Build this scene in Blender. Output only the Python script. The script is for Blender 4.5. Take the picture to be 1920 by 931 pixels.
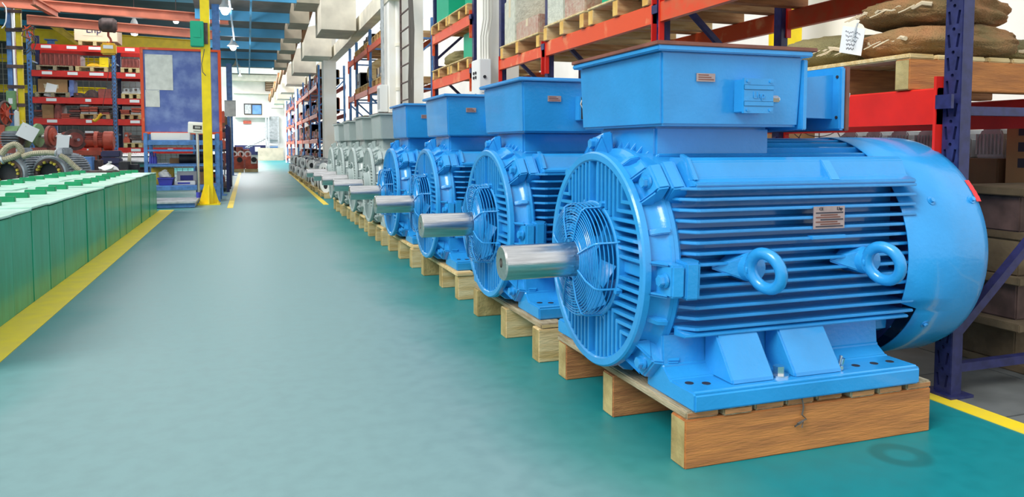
import bpy, bmesh, math, random
from mathutils import Vector, Matrix, noise
random.seed(7)
S = bpy.context.scene
for o in list(bpy.data.objects): bpy.data.objects.remove(o)
COL = S.collection
R = math.radians; PI = math.pi
# ------------------------------------------------------------------ camera
FPX = 1424.0; PITCH = math.atan(85/FPX); YAW = math.atan(496/FPX*math.cos(PITCH))
cd = bpy.data.cameras.new('camera'); cam = bpy.data.objects.new('camera', cd); COL.objects.link(cam)
cd.sensor_width = 36; cd.lens = 36*FPX/1920; cd.shift_y = -(465.5-358)/1920
cam.location = (0, 0, 1.0); cam.rotation_euler = (PI/2-PITCH, 0, -YAW)
cd.clip_start = 0.05; cd.clip_end = 400
S.camera = cam
# ------------------------------------------------------------------ world, light, exposure
w = bpy.data.worlds.new('world'); S.world = w; w.use_nodes = True
bg = w.node_tree.nodes['Background']; bg.inputs[0].default_value = (0.90, 0.96, 1.0, 1); bg.inputs[1].default_value = .72
def area(name, loc, rot, sx, sy, power, color=(1, 1, 1)):
    l = bpy.data.lights.new(name, 'AREA'); l.shape = 'RECTANGLE'; l.size = sx; l.size_y = sy; l.energy = power; l.color = color
    o = bpy.data.objects.new(name, l); COL.objects.link(o); o.location = loc; o.rotation_euler = rot; return o
sl = bpy.data.lights.new('sun', 'SUN'); sl.energy = 1.9; sl.angle = R(28); sl.color = (1, .96, .9)
sun = bpy.data.objects.new('sun', sl); COL.objects.link(sun); sun.rotation_euler = (R(48), 0, R(-66))
for k, y in enumerate((17, 23, 29, 36, 44, 52)):
    area('hall_fill_light', (-3.2 if y < 30 else -1.3, y, 5.3), (0, 0, 0), 4, 1.0, 75 if y < 30 else 480)  # added fill lights with no fixture, brightening the hall from above
S.view_settings.view_transform = 'Standard'; S.view_settings.look = 'None'
S.view_settings.exposure = 0.62; S.view_settings.gamma = 1; S.view_settings.use_curve_mapping = False
# ------------------------------------------------------------------ measuring helpers (photo pixel -> place)
_cp, _sp, _cy, _sy = math.cos(PITCH), math.sin(PITCH), math.cos(YAW), math.sin(YAW)
_f = Vector((_sy*_cp, _cy*_cp, -_sp)); _r = Vector((_cy, -_sy, 0)); _u = _r.cross(_f)
def ray(px, py): return _f + _r*(px-960)/FPX - _u*(py-358)/FPX
def at(px, py, Y): d = ray(px, py); return Vector((0, 0, 1)) + d*(Y/d.y)
def atX(px, py, X): d = ray(px, py); return Vector((0, 0, 1)) + d*(X/d.x)
# ------------------------------------------------------------------ materials
MATS = {}
def mat(name, col, rough=.5, metal=0, var=.0, scale=6, bump=0, bscale=40, coat=0, col2=None, stretch=(1, 1, 1), emit=0, detail=4, lo=.35, hi=.65, spec=.5):
    m = bpy.data.materials.new(name); m.use_nodes = True; nt = m.node_tree; b = nt.nodes['Principled BSDF']
    b.inputs['Base Color'].default_value = (*col, 1); b.inputs['Roughness'].default_value = rough; b.inputs['Metallic'].default_value = metal
    b.inputs['Coat Weight'].default_value = coat; b.inputs['Coat Roughness'].default_value = .08
    b.inputs['Specular IOR Level'].default_value = spec
    if emit: b.inputs['Emission Color'].default_value = (*col, 1); b.inputs['Emission Strength'].default_value = emit
    if var or col2 or bump:
        tc = nt.nodes.new('ShaderNodeTexCoord'); mp = nt.nodes.new('ShaderNodeMapping'); mp.inputs['Scale'].default_value = stretch
        nt.links.new(tc.outputs['Object'], mp.inputs[0])
        oi = nt.nodes.new('ShaderNodeObjectInfo'); ad = nt.nodes.new('ShaderNodeVectorMath'); ad.operation = 'ADD'
        ml = nt.nodes.new('ShaderNodeMath'); ml.operation = 'MULTIPLY'; ml.inputs[1].default_value = 37
        nt.links.new(oi.outputs['Random'], ml.inputs[0]); nt.links.new(mp.outputs[0], ad.inputs[0]); nt.links.new(ml.outputs[0], ad.inputs[1])
    if var or col2:
        n = nt.nodes.new('ShaderNodeTexNoise'); n.inputs['Scale'].default_value = scale; n.inputs['Detail'].default_value = detail
        nt.links.new(ad.outputs[0], n.inputs['Vector'])
        cr = nt.nodes.new('ShaderNodeValToRGB'); cr.color_ramp.elements[0].position = lo; cr.color_ramp.elements[1].position = hi
        c2 = col2 if col2 else tuple(min(1, c*(1+var)) for c in col); c1 = col if col2 else tuple(c*(1-var) for c in col)
        cr.color_ramp.elements[0].color = (*c1, 1); cr.color_ramp.elements[1].color = (*c2, 1)
        nt.links.new(n.outputs['Fac'], cr.inputs[0]); nt.links.new(cr.outputs[0], b.inputs['Base Color'])
    if bump:
        n2 = nt.nodes.new('ShaderNodeTexNoise'); n2.inputs['Scale'].default_value = bscale; n2.inputs['Detail'].default_value = 3
        nt.links.new(ad.outputs[0], n2.inputs['Vector']); bp = nt.nodes.new('ShaderNodeBump'); bp.inputs['Strength'].default_value = bump; bp.inputs['Distance'].default_value = .01
        nt.links.new(n2.outputs['Fac'], bp.inputs['Height']); nt.links.new(bp.outputs[0], b.inputs['Normal'])
    MATS[name] = m; return m
mat('blue', (.024, .295, .68), .26, 0, .07, 5, .12, 60, .35)
mat('greypaint', (.36, .43, .42), .35, 0, .06, 5, .15, 60, .3)
mat('bluesteel', (.10, .24, .55), .45, 0, .2, 9)
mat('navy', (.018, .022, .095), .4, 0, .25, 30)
mat('rackblue', (.08, .22, .50), .45, 0, .2, 12)
mat('orange', (.72, .062, .014), .42, 0, 0, 14, col2=(.62, .10, .03))
mat('red', (.66, .018, .010), .35, 0, .1, 6)
mat('orangeworn', (.74, .075, .014), .42, 0, 0, 6, col2=(.80, .28, .12), lo=.58, hi=.72)
mat('woodyel', (.80, .54, .16), .75, 0, 0, 8, .3, 40, col2=(.66, .36, .08))
mat('steel', (.62, .60, .58), .22, 1, .15, 8, .05, 30, stretch=(1, 12, 12))
mat('bright_steel', (.8, .8, .8), .25, 1)
mat('dark', (.02, .02, .025), .6)
mat('blackrubber', (.025, .025, .03), .55, 0, .3, 10)
mat('wood', (.62, .40, .19), .7, 0, 0, 4, .35, 25, col2=(.42, .21, .08), stretch=(1, 9, 9))
mat('woodnear', (.56, .215, .055), .65, 0, 0, 9, .3, 45, col2=(.36, .135, .04), stretch=(.5, 5, 5), detail=8)
mat('woodshaded', (.16, .12, .07), .85, 0, 0, 6, .4, 30, col2=(.08, .055, .03))  # shaded copy of the grey wood, shadow put into its colour
mat('woodpale', (.74, .60, .33), .75, 0, 0, 4, .35, 25, col2=(.55, .38, .15), stretch=(1, 7, 7))
mat('woodred', (.55, .25, .09), .65, 0, 0, 5, .4, 30, col2=(.33, .13, .05), stretch=(1, 10, 10))
mat('woodgrey', (.46, .40, .27), .8, 0, 0, 5, .5, 30, col2=(.26, .19, .10), stretch=(8, 1, 8))
mat('woodend', (.46, .37, .16), .8, 0, 0, 9, .4, 40, col2=(.30, .22, .08))
mat('rustsheet', (.20, .07, .05), .6, 0, .3, 8)
mat('carton', (.36, .20, .09), .8, 0, .15, 3)
mat('cartonpale', (.80, .62, .44), .8, 0, .06, 3)
mat('cartondark', (.13, .07, .035), .85, 0, .2, 3)
mat('paper', (.88, .89, .90), .7)
mat('ink', (.03, .03, .05), .7)
mat('burlap', (.24, .17, .07), .95, 0, 0, 6, 1.0, 120, col2=(.40, .19, .08))
mat('burlapolive', (.27, .23, .10), .95, 0, 0, 6, 1.0, 120, col2=(.19, .17, .08))
mat('twine', (.62, .52, .36), .9)
mat('bingreen', (.0, .30, .14), .34, 0, 0, 3, .05, 12, .1, col2=(.01, .42, .25), stretch=(3, 3, .6))
mat('lidgreen', (.50, .78, .66), .35, 0, .12, 5)
mat('handlegreen', (.0, .26, .10), .45, 0, .15, 8)
mat('yellow', (.88, .66, .0), .4, 0, .08, 6)
mat('yellowline', (.88, .66, .02), .5, 0, 0, 9, col2=(.80, .60, .06))
mat('dirtyellow', (.70, .50, .05), .5, 0, .2, 6)
mat('backwall', (.10, .10, .10), .9, 0, .3, .7)
mat('concrete', (.80, .75, .63), .85, 0, .1, 3)
mat('concretedark', (.50, .44, .34), .85, 0, .12, 3)
mat('whitewall', (.88, .87, .83), .8, 0, .05, 1.5)
mat('colwhite', (.92, .91, .88), .7, 0, 0, 1.5, col2=(.85, .80, .70))
mat('roofblue', (.10, .46, .82), .5, 0, .1, 2)
mat('roofsheet', (.24, .22, .20), .7, 0, .2, 2)
mat('roofdark', (.035, .06, .09), .7, 0, .3, 1)
mat('beamred', (.62, .20, .12), .55, 0, .15, 3)
mat('brownred', (.30, .07, .055), .5, 0, .25, 7)
mat('castred', (.52, .09, .05), .5, 0, .2, 7)
mat('castdark', (.09, .055, .05), .6, 0, .4, 9)
mat('castgrey', (.40, .43, .45), .5, 0, .2, 9)
mat('statorgrey', (.30, .33, .37), .55, 0, .25, 8)
mat('duct', (.42, .38, .27), .8, 0, .15, 30)
mat('copper', (.55, .42, .06), .4, .2, .5, 25)
mat('motorgreen', (.20, .38, .17), .5, 0, .15, 7)
mat('boardblue', (.09, .14, .42), .6, 0, 0, 5, col2=(.22, .30, .58), detail=8, lo=.4, hi=.72)
mat('paperold', (.66, .67, .64), .8, 0, .1, 9)
mat('plasticwhite', (.84, .85, .83), .4)
mat('plasticblue', (.05, .06, .42), .4, 0, .1, 8)
mat('navydrum', (.035, .035, .10), .45, 0, .2, 5)
mat('greybox', (.78, .79, .78), .45)
mat('cratergreen', (.0, .36, .20), .5, 0, .05, 4)
mat('wrap', (.50, .38, .28), .25, 0, 0, 22, .5, 60, col2=(.42, .21, .15))
mat('wrapclear', (.55, .56, .46), .25, 0, .12, 20, .5, 60)
mat('cable', (.10, .09, .08), .6)
mat('cablegrey', (.55, .54, .48), .6)
mat('plate', (.40, .30, .29), .4, .3, .1, 20)
mat('redsticker', (.70, .03, .04), .5)
mat('lampglow', (1, 1, .96), .5, emit=14)
mat('glassblue', (.12, .28, .60), .12, 0, .2, 2)
mat('floorgrey', (.12, .13, .13), .45, 0, .25, 4)  # grey darkened so its colour carries the shade beneath the racks
mat('orangefan', (.58, .08, .04), .5, 0, .2, 6)
mat('yellowhoist', (.85, .48, .02), .45, 0, .15, 8)
mat('wiremesh', (.30, .30, .26), .6)
# floor: pale reflection painted into the colour mid-aisle, green enamel beside it
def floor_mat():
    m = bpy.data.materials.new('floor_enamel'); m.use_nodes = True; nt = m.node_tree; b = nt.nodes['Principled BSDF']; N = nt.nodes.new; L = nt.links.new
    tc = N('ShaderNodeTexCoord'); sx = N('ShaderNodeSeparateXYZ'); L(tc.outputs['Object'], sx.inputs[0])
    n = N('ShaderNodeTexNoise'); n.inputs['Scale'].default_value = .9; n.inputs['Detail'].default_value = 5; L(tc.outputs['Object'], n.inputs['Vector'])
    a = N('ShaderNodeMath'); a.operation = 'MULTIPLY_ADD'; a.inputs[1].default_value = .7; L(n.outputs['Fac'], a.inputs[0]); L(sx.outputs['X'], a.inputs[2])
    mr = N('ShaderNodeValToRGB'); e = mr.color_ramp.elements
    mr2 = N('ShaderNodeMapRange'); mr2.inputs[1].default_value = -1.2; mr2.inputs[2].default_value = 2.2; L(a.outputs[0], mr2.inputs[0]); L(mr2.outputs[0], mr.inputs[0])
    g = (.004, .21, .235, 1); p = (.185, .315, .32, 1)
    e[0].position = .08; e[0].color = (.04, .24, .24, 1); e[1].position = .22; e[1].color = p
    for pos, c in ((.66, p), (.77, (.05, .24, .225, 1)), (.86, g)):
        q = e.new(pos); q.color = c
    n2 = N('ShaderNodeTexNoise'); n2.inputs['Scale'].default_value = 14; n2.inputs['Detail'].default_value = 8; L(tc.outputs['Object'], n2.inputs['Vector'])
    mx = N('ShaderNodeMix'); mx.data_type = 'RGBA'; mx.blend_type = 'MULTIPLY'; mx.inputs[0].default_value = .35
    
    dv = N('ShaderNodeVectorMath'); dv.operation = 'DISTANCE'; dv.inputs[1].default_value = (1.981, 1.861, 0); L(tc.outputs['Object'], dv.inputs[0])
    rg = N('ShaderNodeValToRGB'); L(dv.outputs['Value'], rg.inputs[0]); re_ = rg.color_ramp.elements
    re_[0].position = .035; re_[0].color = (1, 1, 1, 1); re_[1].position = .055; re_[1].color = (.72, .72, .70, 1); q = re_.new(.085); q.color = (.72, .72, .70, 1); q = re_.new(.105); q.color = (1, 1, 1, 1)
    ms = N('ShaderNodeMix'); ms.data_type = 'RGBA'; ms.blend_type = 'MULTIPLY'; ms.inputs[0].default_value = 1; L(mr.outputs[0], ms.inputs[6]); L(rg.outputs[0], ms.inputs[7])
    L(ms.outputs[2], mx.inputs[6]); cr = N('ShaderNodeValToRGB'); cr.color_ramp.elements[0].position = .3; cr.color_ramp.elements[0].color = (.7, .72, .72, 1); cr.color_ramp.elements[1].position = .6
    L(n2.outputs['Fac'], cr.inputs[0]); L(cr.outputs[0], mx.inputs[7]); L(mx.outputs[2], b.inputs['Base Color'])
    b.inputs['Roughness'].default_value = .3; b.inputs['Specular IOR Level'].default_value = .3
    rr = N('ShaderNodeMapRange'); rr.inputs[3].default_value = .38; rr.inputs[4].default_value = .55; L(n2.outputs['Fac'], rr.inputs[0]); L(rr.outputs[0], b.inputs['Roughness'])
    MATS['floor'] = m
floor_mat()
# ------------------------------------------------------------------ mesh builder
class MB:
    def __init__(s): s.bm = bmesh.new(); s.mi = 0
    def _f(s, vs):
        try: f = s.bm.faces.new(vs); f.material_index = s.mi; return f
        except ValueError: return None
    def box(s, x0, x1, y0, y1, z0, z1, M=None):
        c = [Vector((x, y, z)) for x in (x0, x1) for y in (y0, y1) for z in (z0, z1)]
        if M: c = [M @ p for p in c]
        v = [s.bm.verts.new(p) for p in c]
        for q in ((0, 1, 3, 2), (4, 6, 7, 5), (0, 4, 5, 1), (2, 3, 7, 6), (0, 2, 6, 4), (1, 5, 7, 3)): s._f([v[i] for i in q])
        return s
    def obox(s, p, q, w, h, up=Vector((0, 0, 1))):   # bar from p to q
        p, q = Vector(p), Vector(q); d = (q-p); L = d.length; d.normalize()
        a = d.cross(up)
        if a.length < 1e-4: a = d.cross(Vector((1, 0, 0)))
        a.normalize(); b = a.cross(d)
        M = Matrix((( d.x, a.x, b.x, p.x), (d.y, a.y, b.y, p.y), (d.z, a.z, b.z, p.z), (0, 0, 0, 1)))
        return s.box(0, L, -w/2, w/2, -h/2, h/2, M)
    def ends(s, ax='x', mi=1):
        s.bm.normal_update()
        for f in s.bm.faces:
            n = f.calc_center_median(); v = f.normal
            if abs({'x': v.x, 'y': v.y}[ax]) > .9: f.material_index = mi
        return s
    def prism(s, poly, a0, a1, axis='x', M=None):
        def P(u, v, a): p = {'x': (a, u, v), 'y': (u, a, v), 'z': (u, v, a)}[axis]; p = Vector(p); return M @ p if M else p
        A = [s.bm.verts.new(P(u, v, a0)) for u, v in poly]; Bv = [s.bm.verts.new(P(u, v, a1)) for u, v in poly]; n = len(poly)
        for i in range(n): s._f([A[i], A[(i+1) % n], Bv[(i+1) % n], Bv[i]])
        s._f(A[::-1]); s._f(Bv); return s
    def ring(s, c, ax, r, n, ph=0):
        ax = Vector(ax).normalized(); a = ax.orthogonal().normalized(); b = ax.cross(a)
        return [s.bm.verts.new(Vector(c)+a*(r*math.cos(ph+2*PI*i/n))+b*(r*math.sin(ph+2*PI*i/n))) for i in range(n)]
    def cyl(s, p, q, r0, r1=None, n=16, caps=True):
        p, q = Vector(p), Vector(q); r1 = r0 if r1 is None else r1
        A = s.ring(p, q-p, r0, n); Bv = s.ring(q, q-p, r1, n)
        for i in range(n): s._f([A[i], A[(i+1) % n], Bv[(i+1) % n], Bv[i]])
        if caps: s._f(A[::-1]); s._f(Bv)
        return s
    def lathe(s, prof, n=32, c=(0, 0, 0), axis='x', a0=0, a1=2*PI, close=True):
        c = Vector(c); full = abs(a1-a0-2*PI) < 1e-6; m = n if full else n+1; rows = []
        for x, r in prof:
            row = []
            if r < 1e-6: v = s.bm.verts.new(c+Vector({'x': (x, 0, 0), 'y': (0, x, 0), 'z': (0, 0, x)}[axis])); row = [v]*m
            else:
                for i in range(m):
                    t = a0+(a1-a0)*i/n; u, v2 = r*math.cos(t), r*math.sin(t)
                    row.append(s.bm.verts.new(c+Vector({'x': (x, u, v2), 'y': (u, x, v2), 'z': (u, v2, x)}[axis])))
            rows.append(row)
        for A, Bv in zip(rows, rows[1:]):
            for i in range(n):
                j = (i+1) % m; vs = []
                for v in (A[i], A[j], Bv[j], Bv[i]):
                    if v not in vs: vs.append(v)
                if len(vs) > 2: s._f(vs)
        return s
    def tube(s, pts, r, n=6, closed=False, rf=None):
        pts = [Vector(p) for p in pts]; m = len(pts); rows = []; prev = None
        for i, p in enumerate(pts):
            a = pts[i-1] if (i > 0 or closed) else p; b = pts[(i+1) % m] if (i < m-1 or closed) else p
            t = (b-a).normalized()
            if prev is None: u = t.orthogonal().normalized()
            else: u = (prev-t*prev.dot(t)).normalized()
            prev = u; v = t.cross(u); rr = rf(i) if rf else r
            rows.append([s.bm.verts.new(p+u*(rr*math.cos(2*PI*k/n))+v*(rr*math.sin(2*PI*k/n))) for k in range(n)])
        for i in range(m if closed else m-1):
            A, Bv = rows[i], rows[(i+1) % m]
            for k in range(n): s._f([A[k], A[(k+1) % n], Bv[(k+1) % n], Bv[k]])
        if not closed: s._f(rows[0][::-1]); s._f(rows[-1])
        return s
    def torus(s, c, ax, Rr, r, n=32, k=8):
        ax = Vector(ax).normalized(); a = ax.orthogonal().normalized(); b = ax.cross(a); c = Vector(c)
        return s.tube([c+a*(Rr*math.cos(2*PI*i/n))+b*(Rr*math.sin(2*PI*i/n)) for i in range(n)], r, k, True)
    def mesh(s, name, m, smooth=35, bevel=0):
        bmesh.ops.recalc_face_normals(s.bm, faces=s.bm.faces)
        if bevel:
            es = [e for e in s.bm.edges if len(e.link_faces) == 2 and e.calc_face_angle(0) > R(30)]
            bmesh.ops.bevel(s.bm, geom=es, offset=bevel, segments=2, affect='EDGES', clamp_overlap=True)
        me = bpy.data.meshes.new(name); s.bm.to_mesh(me); s.bm.free()
        for k in (m if isinstance(m, (list, tuple)) else [m]): me.materials.append(MATS[k])
        if smooth and len(me.polygons):
            me.polygons.foreach_set('use_smooth', [True]*len(me.polygons)); me.set_sharp_from_angle(angle=R(smooth))
        return me
    def out(s, name, m, parent=None, smooth=35, bevel=0, loc=None, rot=None):
        return link(name, s.mesh(name, m, smooth, bevel), parent, loc, rot)
def link(name, me, parent=None, loc=None, rot=None):
    o = bpy.data.objects.new(name, me); COL.objects.link(o)
    if parent: o.parent = parent
    if loc is not None: o.location = loc
    if rot is not None: o.rotation_euler = rot
    return o
def tag(o, label=None, cat=None, group=None, kind=None):
    if label: o['label'] = label
    if cat: o['category'] = cat
    if group: o['group'] = group
    if kind: o['kind'] = kind
    return o
def thing(name, label, cat, loc=(0, 0, 0), rz=0, group=None):
    o = bpy.data.objects.new(name, None); COL.objects.link(o); o.location = loc; o.rotation_euler = (0, 0, rz); o.empty_display_size = .1
    return tag(o, label, cat, group)
def dup(o, parent=None, loc=None, rz=None, label=None, mm=None, skip=()):
    c = o.copy(); COL.objects.link(c); c.parent = parent
    if loc is not None: c.location = loc
    if rz is not None: c.rotation_euler = (0, 0, rz)
    if label: c['label'] = label
    if mm and c.type == 'MESH':
        for k_, sl_ in enumerate(c.material_slots):
            mn = o.data.materials[k_].name
            if mn in mm: sl_.link = 'OBJECT'; sl_.material = MATS[mm[mn]]
    for ch in o.children:
        if ch.name.split('.')[0] in skip: continue
        dup(ch, c, mm=mm, skip=skip)
    return c
def text_mesh(name, txt, size, m, parent, M, ext=.0008):
    cu = bpy.data.curves.new(name, 'FONT'); cu.body = txt; cu.size = size; cu.extrude = ext; cu.align_x = 'CENTER'; cu.align_y = 'CENTER'
    t = bpy.data.objects.new(name, cu); COL.objects.link(t); dg = bpy.context.evaluated_depsgraph_get()
    me = bpy.data.meshes.new_from_object(t.evaluated_get(dg)); bpy.data.objects.remove(t); bpy.data.curves.remove(cu)
    me.name = name; me.materials.clear(); me.materials.append(MATS[m]); me.transform(M)
    return link(name, me, parent)
NTH = ['first', 'second', 'third', 'fourth', 'fifth', 'sixth', 'seventh', 'eighth', 'ninth', 'tenth', 'eleventh', 'twelfth', 'thirteenth', 'fourteenth', 'fifteenth', 'sixteenth', 'seventeenth', 'eighteenth', 'nineteenth', 'twentieth', 'twenty-first', 'twenty-second', 'twenty-third', 'twenty-fourth', 'twenty-fifth', 'twenty-sixth', 'twenty-seventh', 'twenty-eighth', 'twenty-ninth', 'thirtieth']
FACE_NY = Matrix.Rotation(PI/2, 4, 'X')               # text facing -Y
FACE_NX = Matrix.Rotation(-PI/2, 4, 'Z') @ Matrix.Rotation(PI/2, 4, 'X')   # text facing -X
def atZ(px, py, z): d = ray(px, py); return Vector((0, 0, 1)) + d*((z-1)/d.z)
# ================================================================== the setting
def struct(name, b, m, parent=None, smooth=35, bevel=0):
    o = b.out(name, m, parent, smooth, bevel)
    if not parent: o['kind'] = 'structure'
    return o
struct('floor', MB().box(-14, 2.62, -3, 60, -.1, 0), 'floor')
fg = struct('floor_1', MB().box(2.62, 7, -3, 60, -.1, -.012), 'dark')
tile_me = MB().box(-.245, .245, -.245, .245, -.02, 0).mesh('tile', 'floorgrey', 0)
for i in range(4):
    for j in range(10):
        link('tile', tile_me, fg, (2.875+.5*i, .25+.5*j, 0))
b = MB().box(2.62, 7, 5, 60, -.012, -.002).out('slab', 'floorgrey', fg); b = MB().box(4.62, 7, -3, 5, -.012, -.002).out('slab', 'floorgrey', fg)
struct('trim_1', MB().box(-1.31, -1.10, 2, 12.9, 0, .003), 'yellowline')
struct('trim_2', MB().box(2.53, 2.62, -2, 14, 0, .003), 'yellowline')
struct('trim_3', MB().box(3.63, 3.72, -2, 8, 0, .003), 'yellowline')
struct('trim_4', MB().prism([(1.2, 13.2), (1.29, 13.2), (1.50, 30), (1.42, 30)], 0, .003, 'z'), 'yellowline')
struct('trim_5', MB().box(-.33, -.24, 13, 30, 0, .003), 'yellowline')
# walls
struct('wall_right', MB().box(6.0, 6.2, -3, 60, 0, 5.5), 'whitewall')
struct('wall_left', MB().box(-14.2, -14, -3, 60, 0, 7), 'whitewall')
struct('wall_back', MB().box(-14, -1.9, 37, 37.2, 0, 7), 'backwall')
# far end wall with ledge, openings and stair
wf = struct('wall_far', MB().box(-14, 6, 57, 57.3, 0, 7.5), 'whitewall')
def fy(px, py): return at(px, py, 56.9)
def frect(px0, py0, px1, py1, y0, y1, name, m, parent):
    a, c = at(px0, py0, 57), at(px1, py1, 57)
    return MB().box(a.x, c.x, y0, y1, c.z, a.z).out(name, m, parent, 0)
wn = frect(457, 194, 491, 215, 56.86, 57, 'window_1', 'dark', None); tag(wn, kind='structure')
frect(459, 196, 471, 213, 56.84, 56.87, 'window_pane', 'castgrey', wn); frect(473, 197, 490, 214, 56.84, 56.87, 'window_pane', 'glassblue', wn)
wn = frect(497, 153, 525, 171, 56.86, 57, 'window_2', 'cartondark', None); tag(wn, kind='structure')
for k in range(5): frect(498, 155+3.2*k, 524, 156.6+3.2*k, 56.8, 56.87, 'slat', 'cartonpale', wn)
frect(430, 125, 520, 141, 56.2, 57, 'ledge', 'whitewall', wf); frect(430, 140, 520, 154, 56.4, 57, 'ledge', 'concrete', wf)
frect(438, 174, 512, 177, 56.5, 57, 'ledge', 'concrete', wf); frect(440, 217, 505, 221, 56.4, 57, 'ledge', 'concrete', wf)
frect(440, 272, 500, 290, 56.7, 57, 'opening', 'navy', wf); frect(503, 274, 522, 292, 56.7, 57, 'opening', 'glassblue', wf)
frect(478, 275, 488, 284, 56.65, 56.7, 'notice', 'paper', wf)
frect(456, 226, 471, 232, 56.85, 57, 'notice', 'castred', wf)
frect(500, 218, 523, 262, 56.7, 57, 'opening', 'castgrey', wf)
struct('wall_1', MB().box(at(484, 300, 54).x, 2.3, 54, 54.3, 0, .85), 'concretedark')
st = thing('staircase', 'steel staircase with handrails climbing at the far end of the hall', 'staircase', (0, 0, 0))
a, c = at(460, 276, 55.5), at(505, 240, 55.5)
for k in range(9):
    p = at(466+4.4*k, 276-2.2*k, 55.5); MB().box(p.x-.1, p.x+.1, 55.2, 56.2, p.z-.04, p.z+.02).out('tread', 'castgrey', st)
for dy in (0, -9, -18): MB().obox(at(460, 276+dy, 55.1), at(505, 252+dy, 55.1), .05, .05).out('handrail', 'castgrey', st)
for px in (499, 504, 522): MB().box(at(px, 250, 55.1).x-.05, at(px, 250, 55.1).x+.05, 55.05, 55.15, 0, 3.0).out('post', 'castgrey', st)
for k in range(5): q = at(505, 272-6*k, 55.6); q2 = at(521, 272-6*k, 55.6); MB().box(q.x, q2.x, 55.4, 55.8, q.z-.05, q.z).out('tread', 'castgrey', st)
# roof: saw teeth with blue upright faces
rf = struct('ceiling', MB().box(-14, -1.05, 13, 38, 5.6, 5.7), 'roofdark')
for y in (25.5, 29.0, 32.5, 35.5): MB().box(-13.5, -1.1, y, y+1.1, 5.55, 5.6).out('skylight_strip', 'roofblue', rf, 0)
for k in range(-1, 5):
    y = 18.5+2.65*k
    MB().box(-1.05, .98, y, y+.05, 3.83, 4.06).out('upstand', 'roofblue', rf, 0)
    MB().prism([(y+.05, 4.40), (y+.05, 4.44), (y+2.65, 4.10), (y+2.65, 4.05)], -1.05, .98).out('roof_sheet', 'roofsheet', rf, 0)
    for x in (-.3, .1): MB().box(x, x+.04, y-.03, y+2.6, 3.80, 3.84).out('purlin', 'roofblue', rf, 0)
    MB().box(.98, 1.42, y-.02, y+1.0, 3.84, 4.6).out('beam_end', 'concretedark', rf, 0)
for k in range(9):
    y = 17.6+5.35*k/1.0 if k == 0 else 17.6+5.3*k
    struct('corbel_%d' % (k+1), MB().prism([(1.61, 3.60), (2.38, 3.60), (2.38, 4.6), (1.61, 4.4)], y, y+1.5, 'y'), 'concrete', None, 0)
    MB().prism([(y+.2, 4.35), (y+.2, 4.55), (y+5.1, 4.15), (y+5.1, 3.95)], 1.46, 1.56).out('rafter', 'woodred', rf, 0)
struct('beam_1', MB().box(2.45, 2.68, 11, 56, 3.62, 3.95), 'concrete', None, 0)
for y0, y1, x0, x1, n in ((8.3, 8.75, 2.60, 2.97, 1), (13.9, 14.6, 2.47, 3.1, 2), (24, 24.6, 2.24, 2.62, 3), (36.7, 37.3, 2.15, 2.7, 4), (47, 47.6, 2.15, 2.7, 5)):
    struct('column_%d' % n, MB().box(x0, x1, y0, y1, 0, 5.5), 'colwhite')
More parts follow.
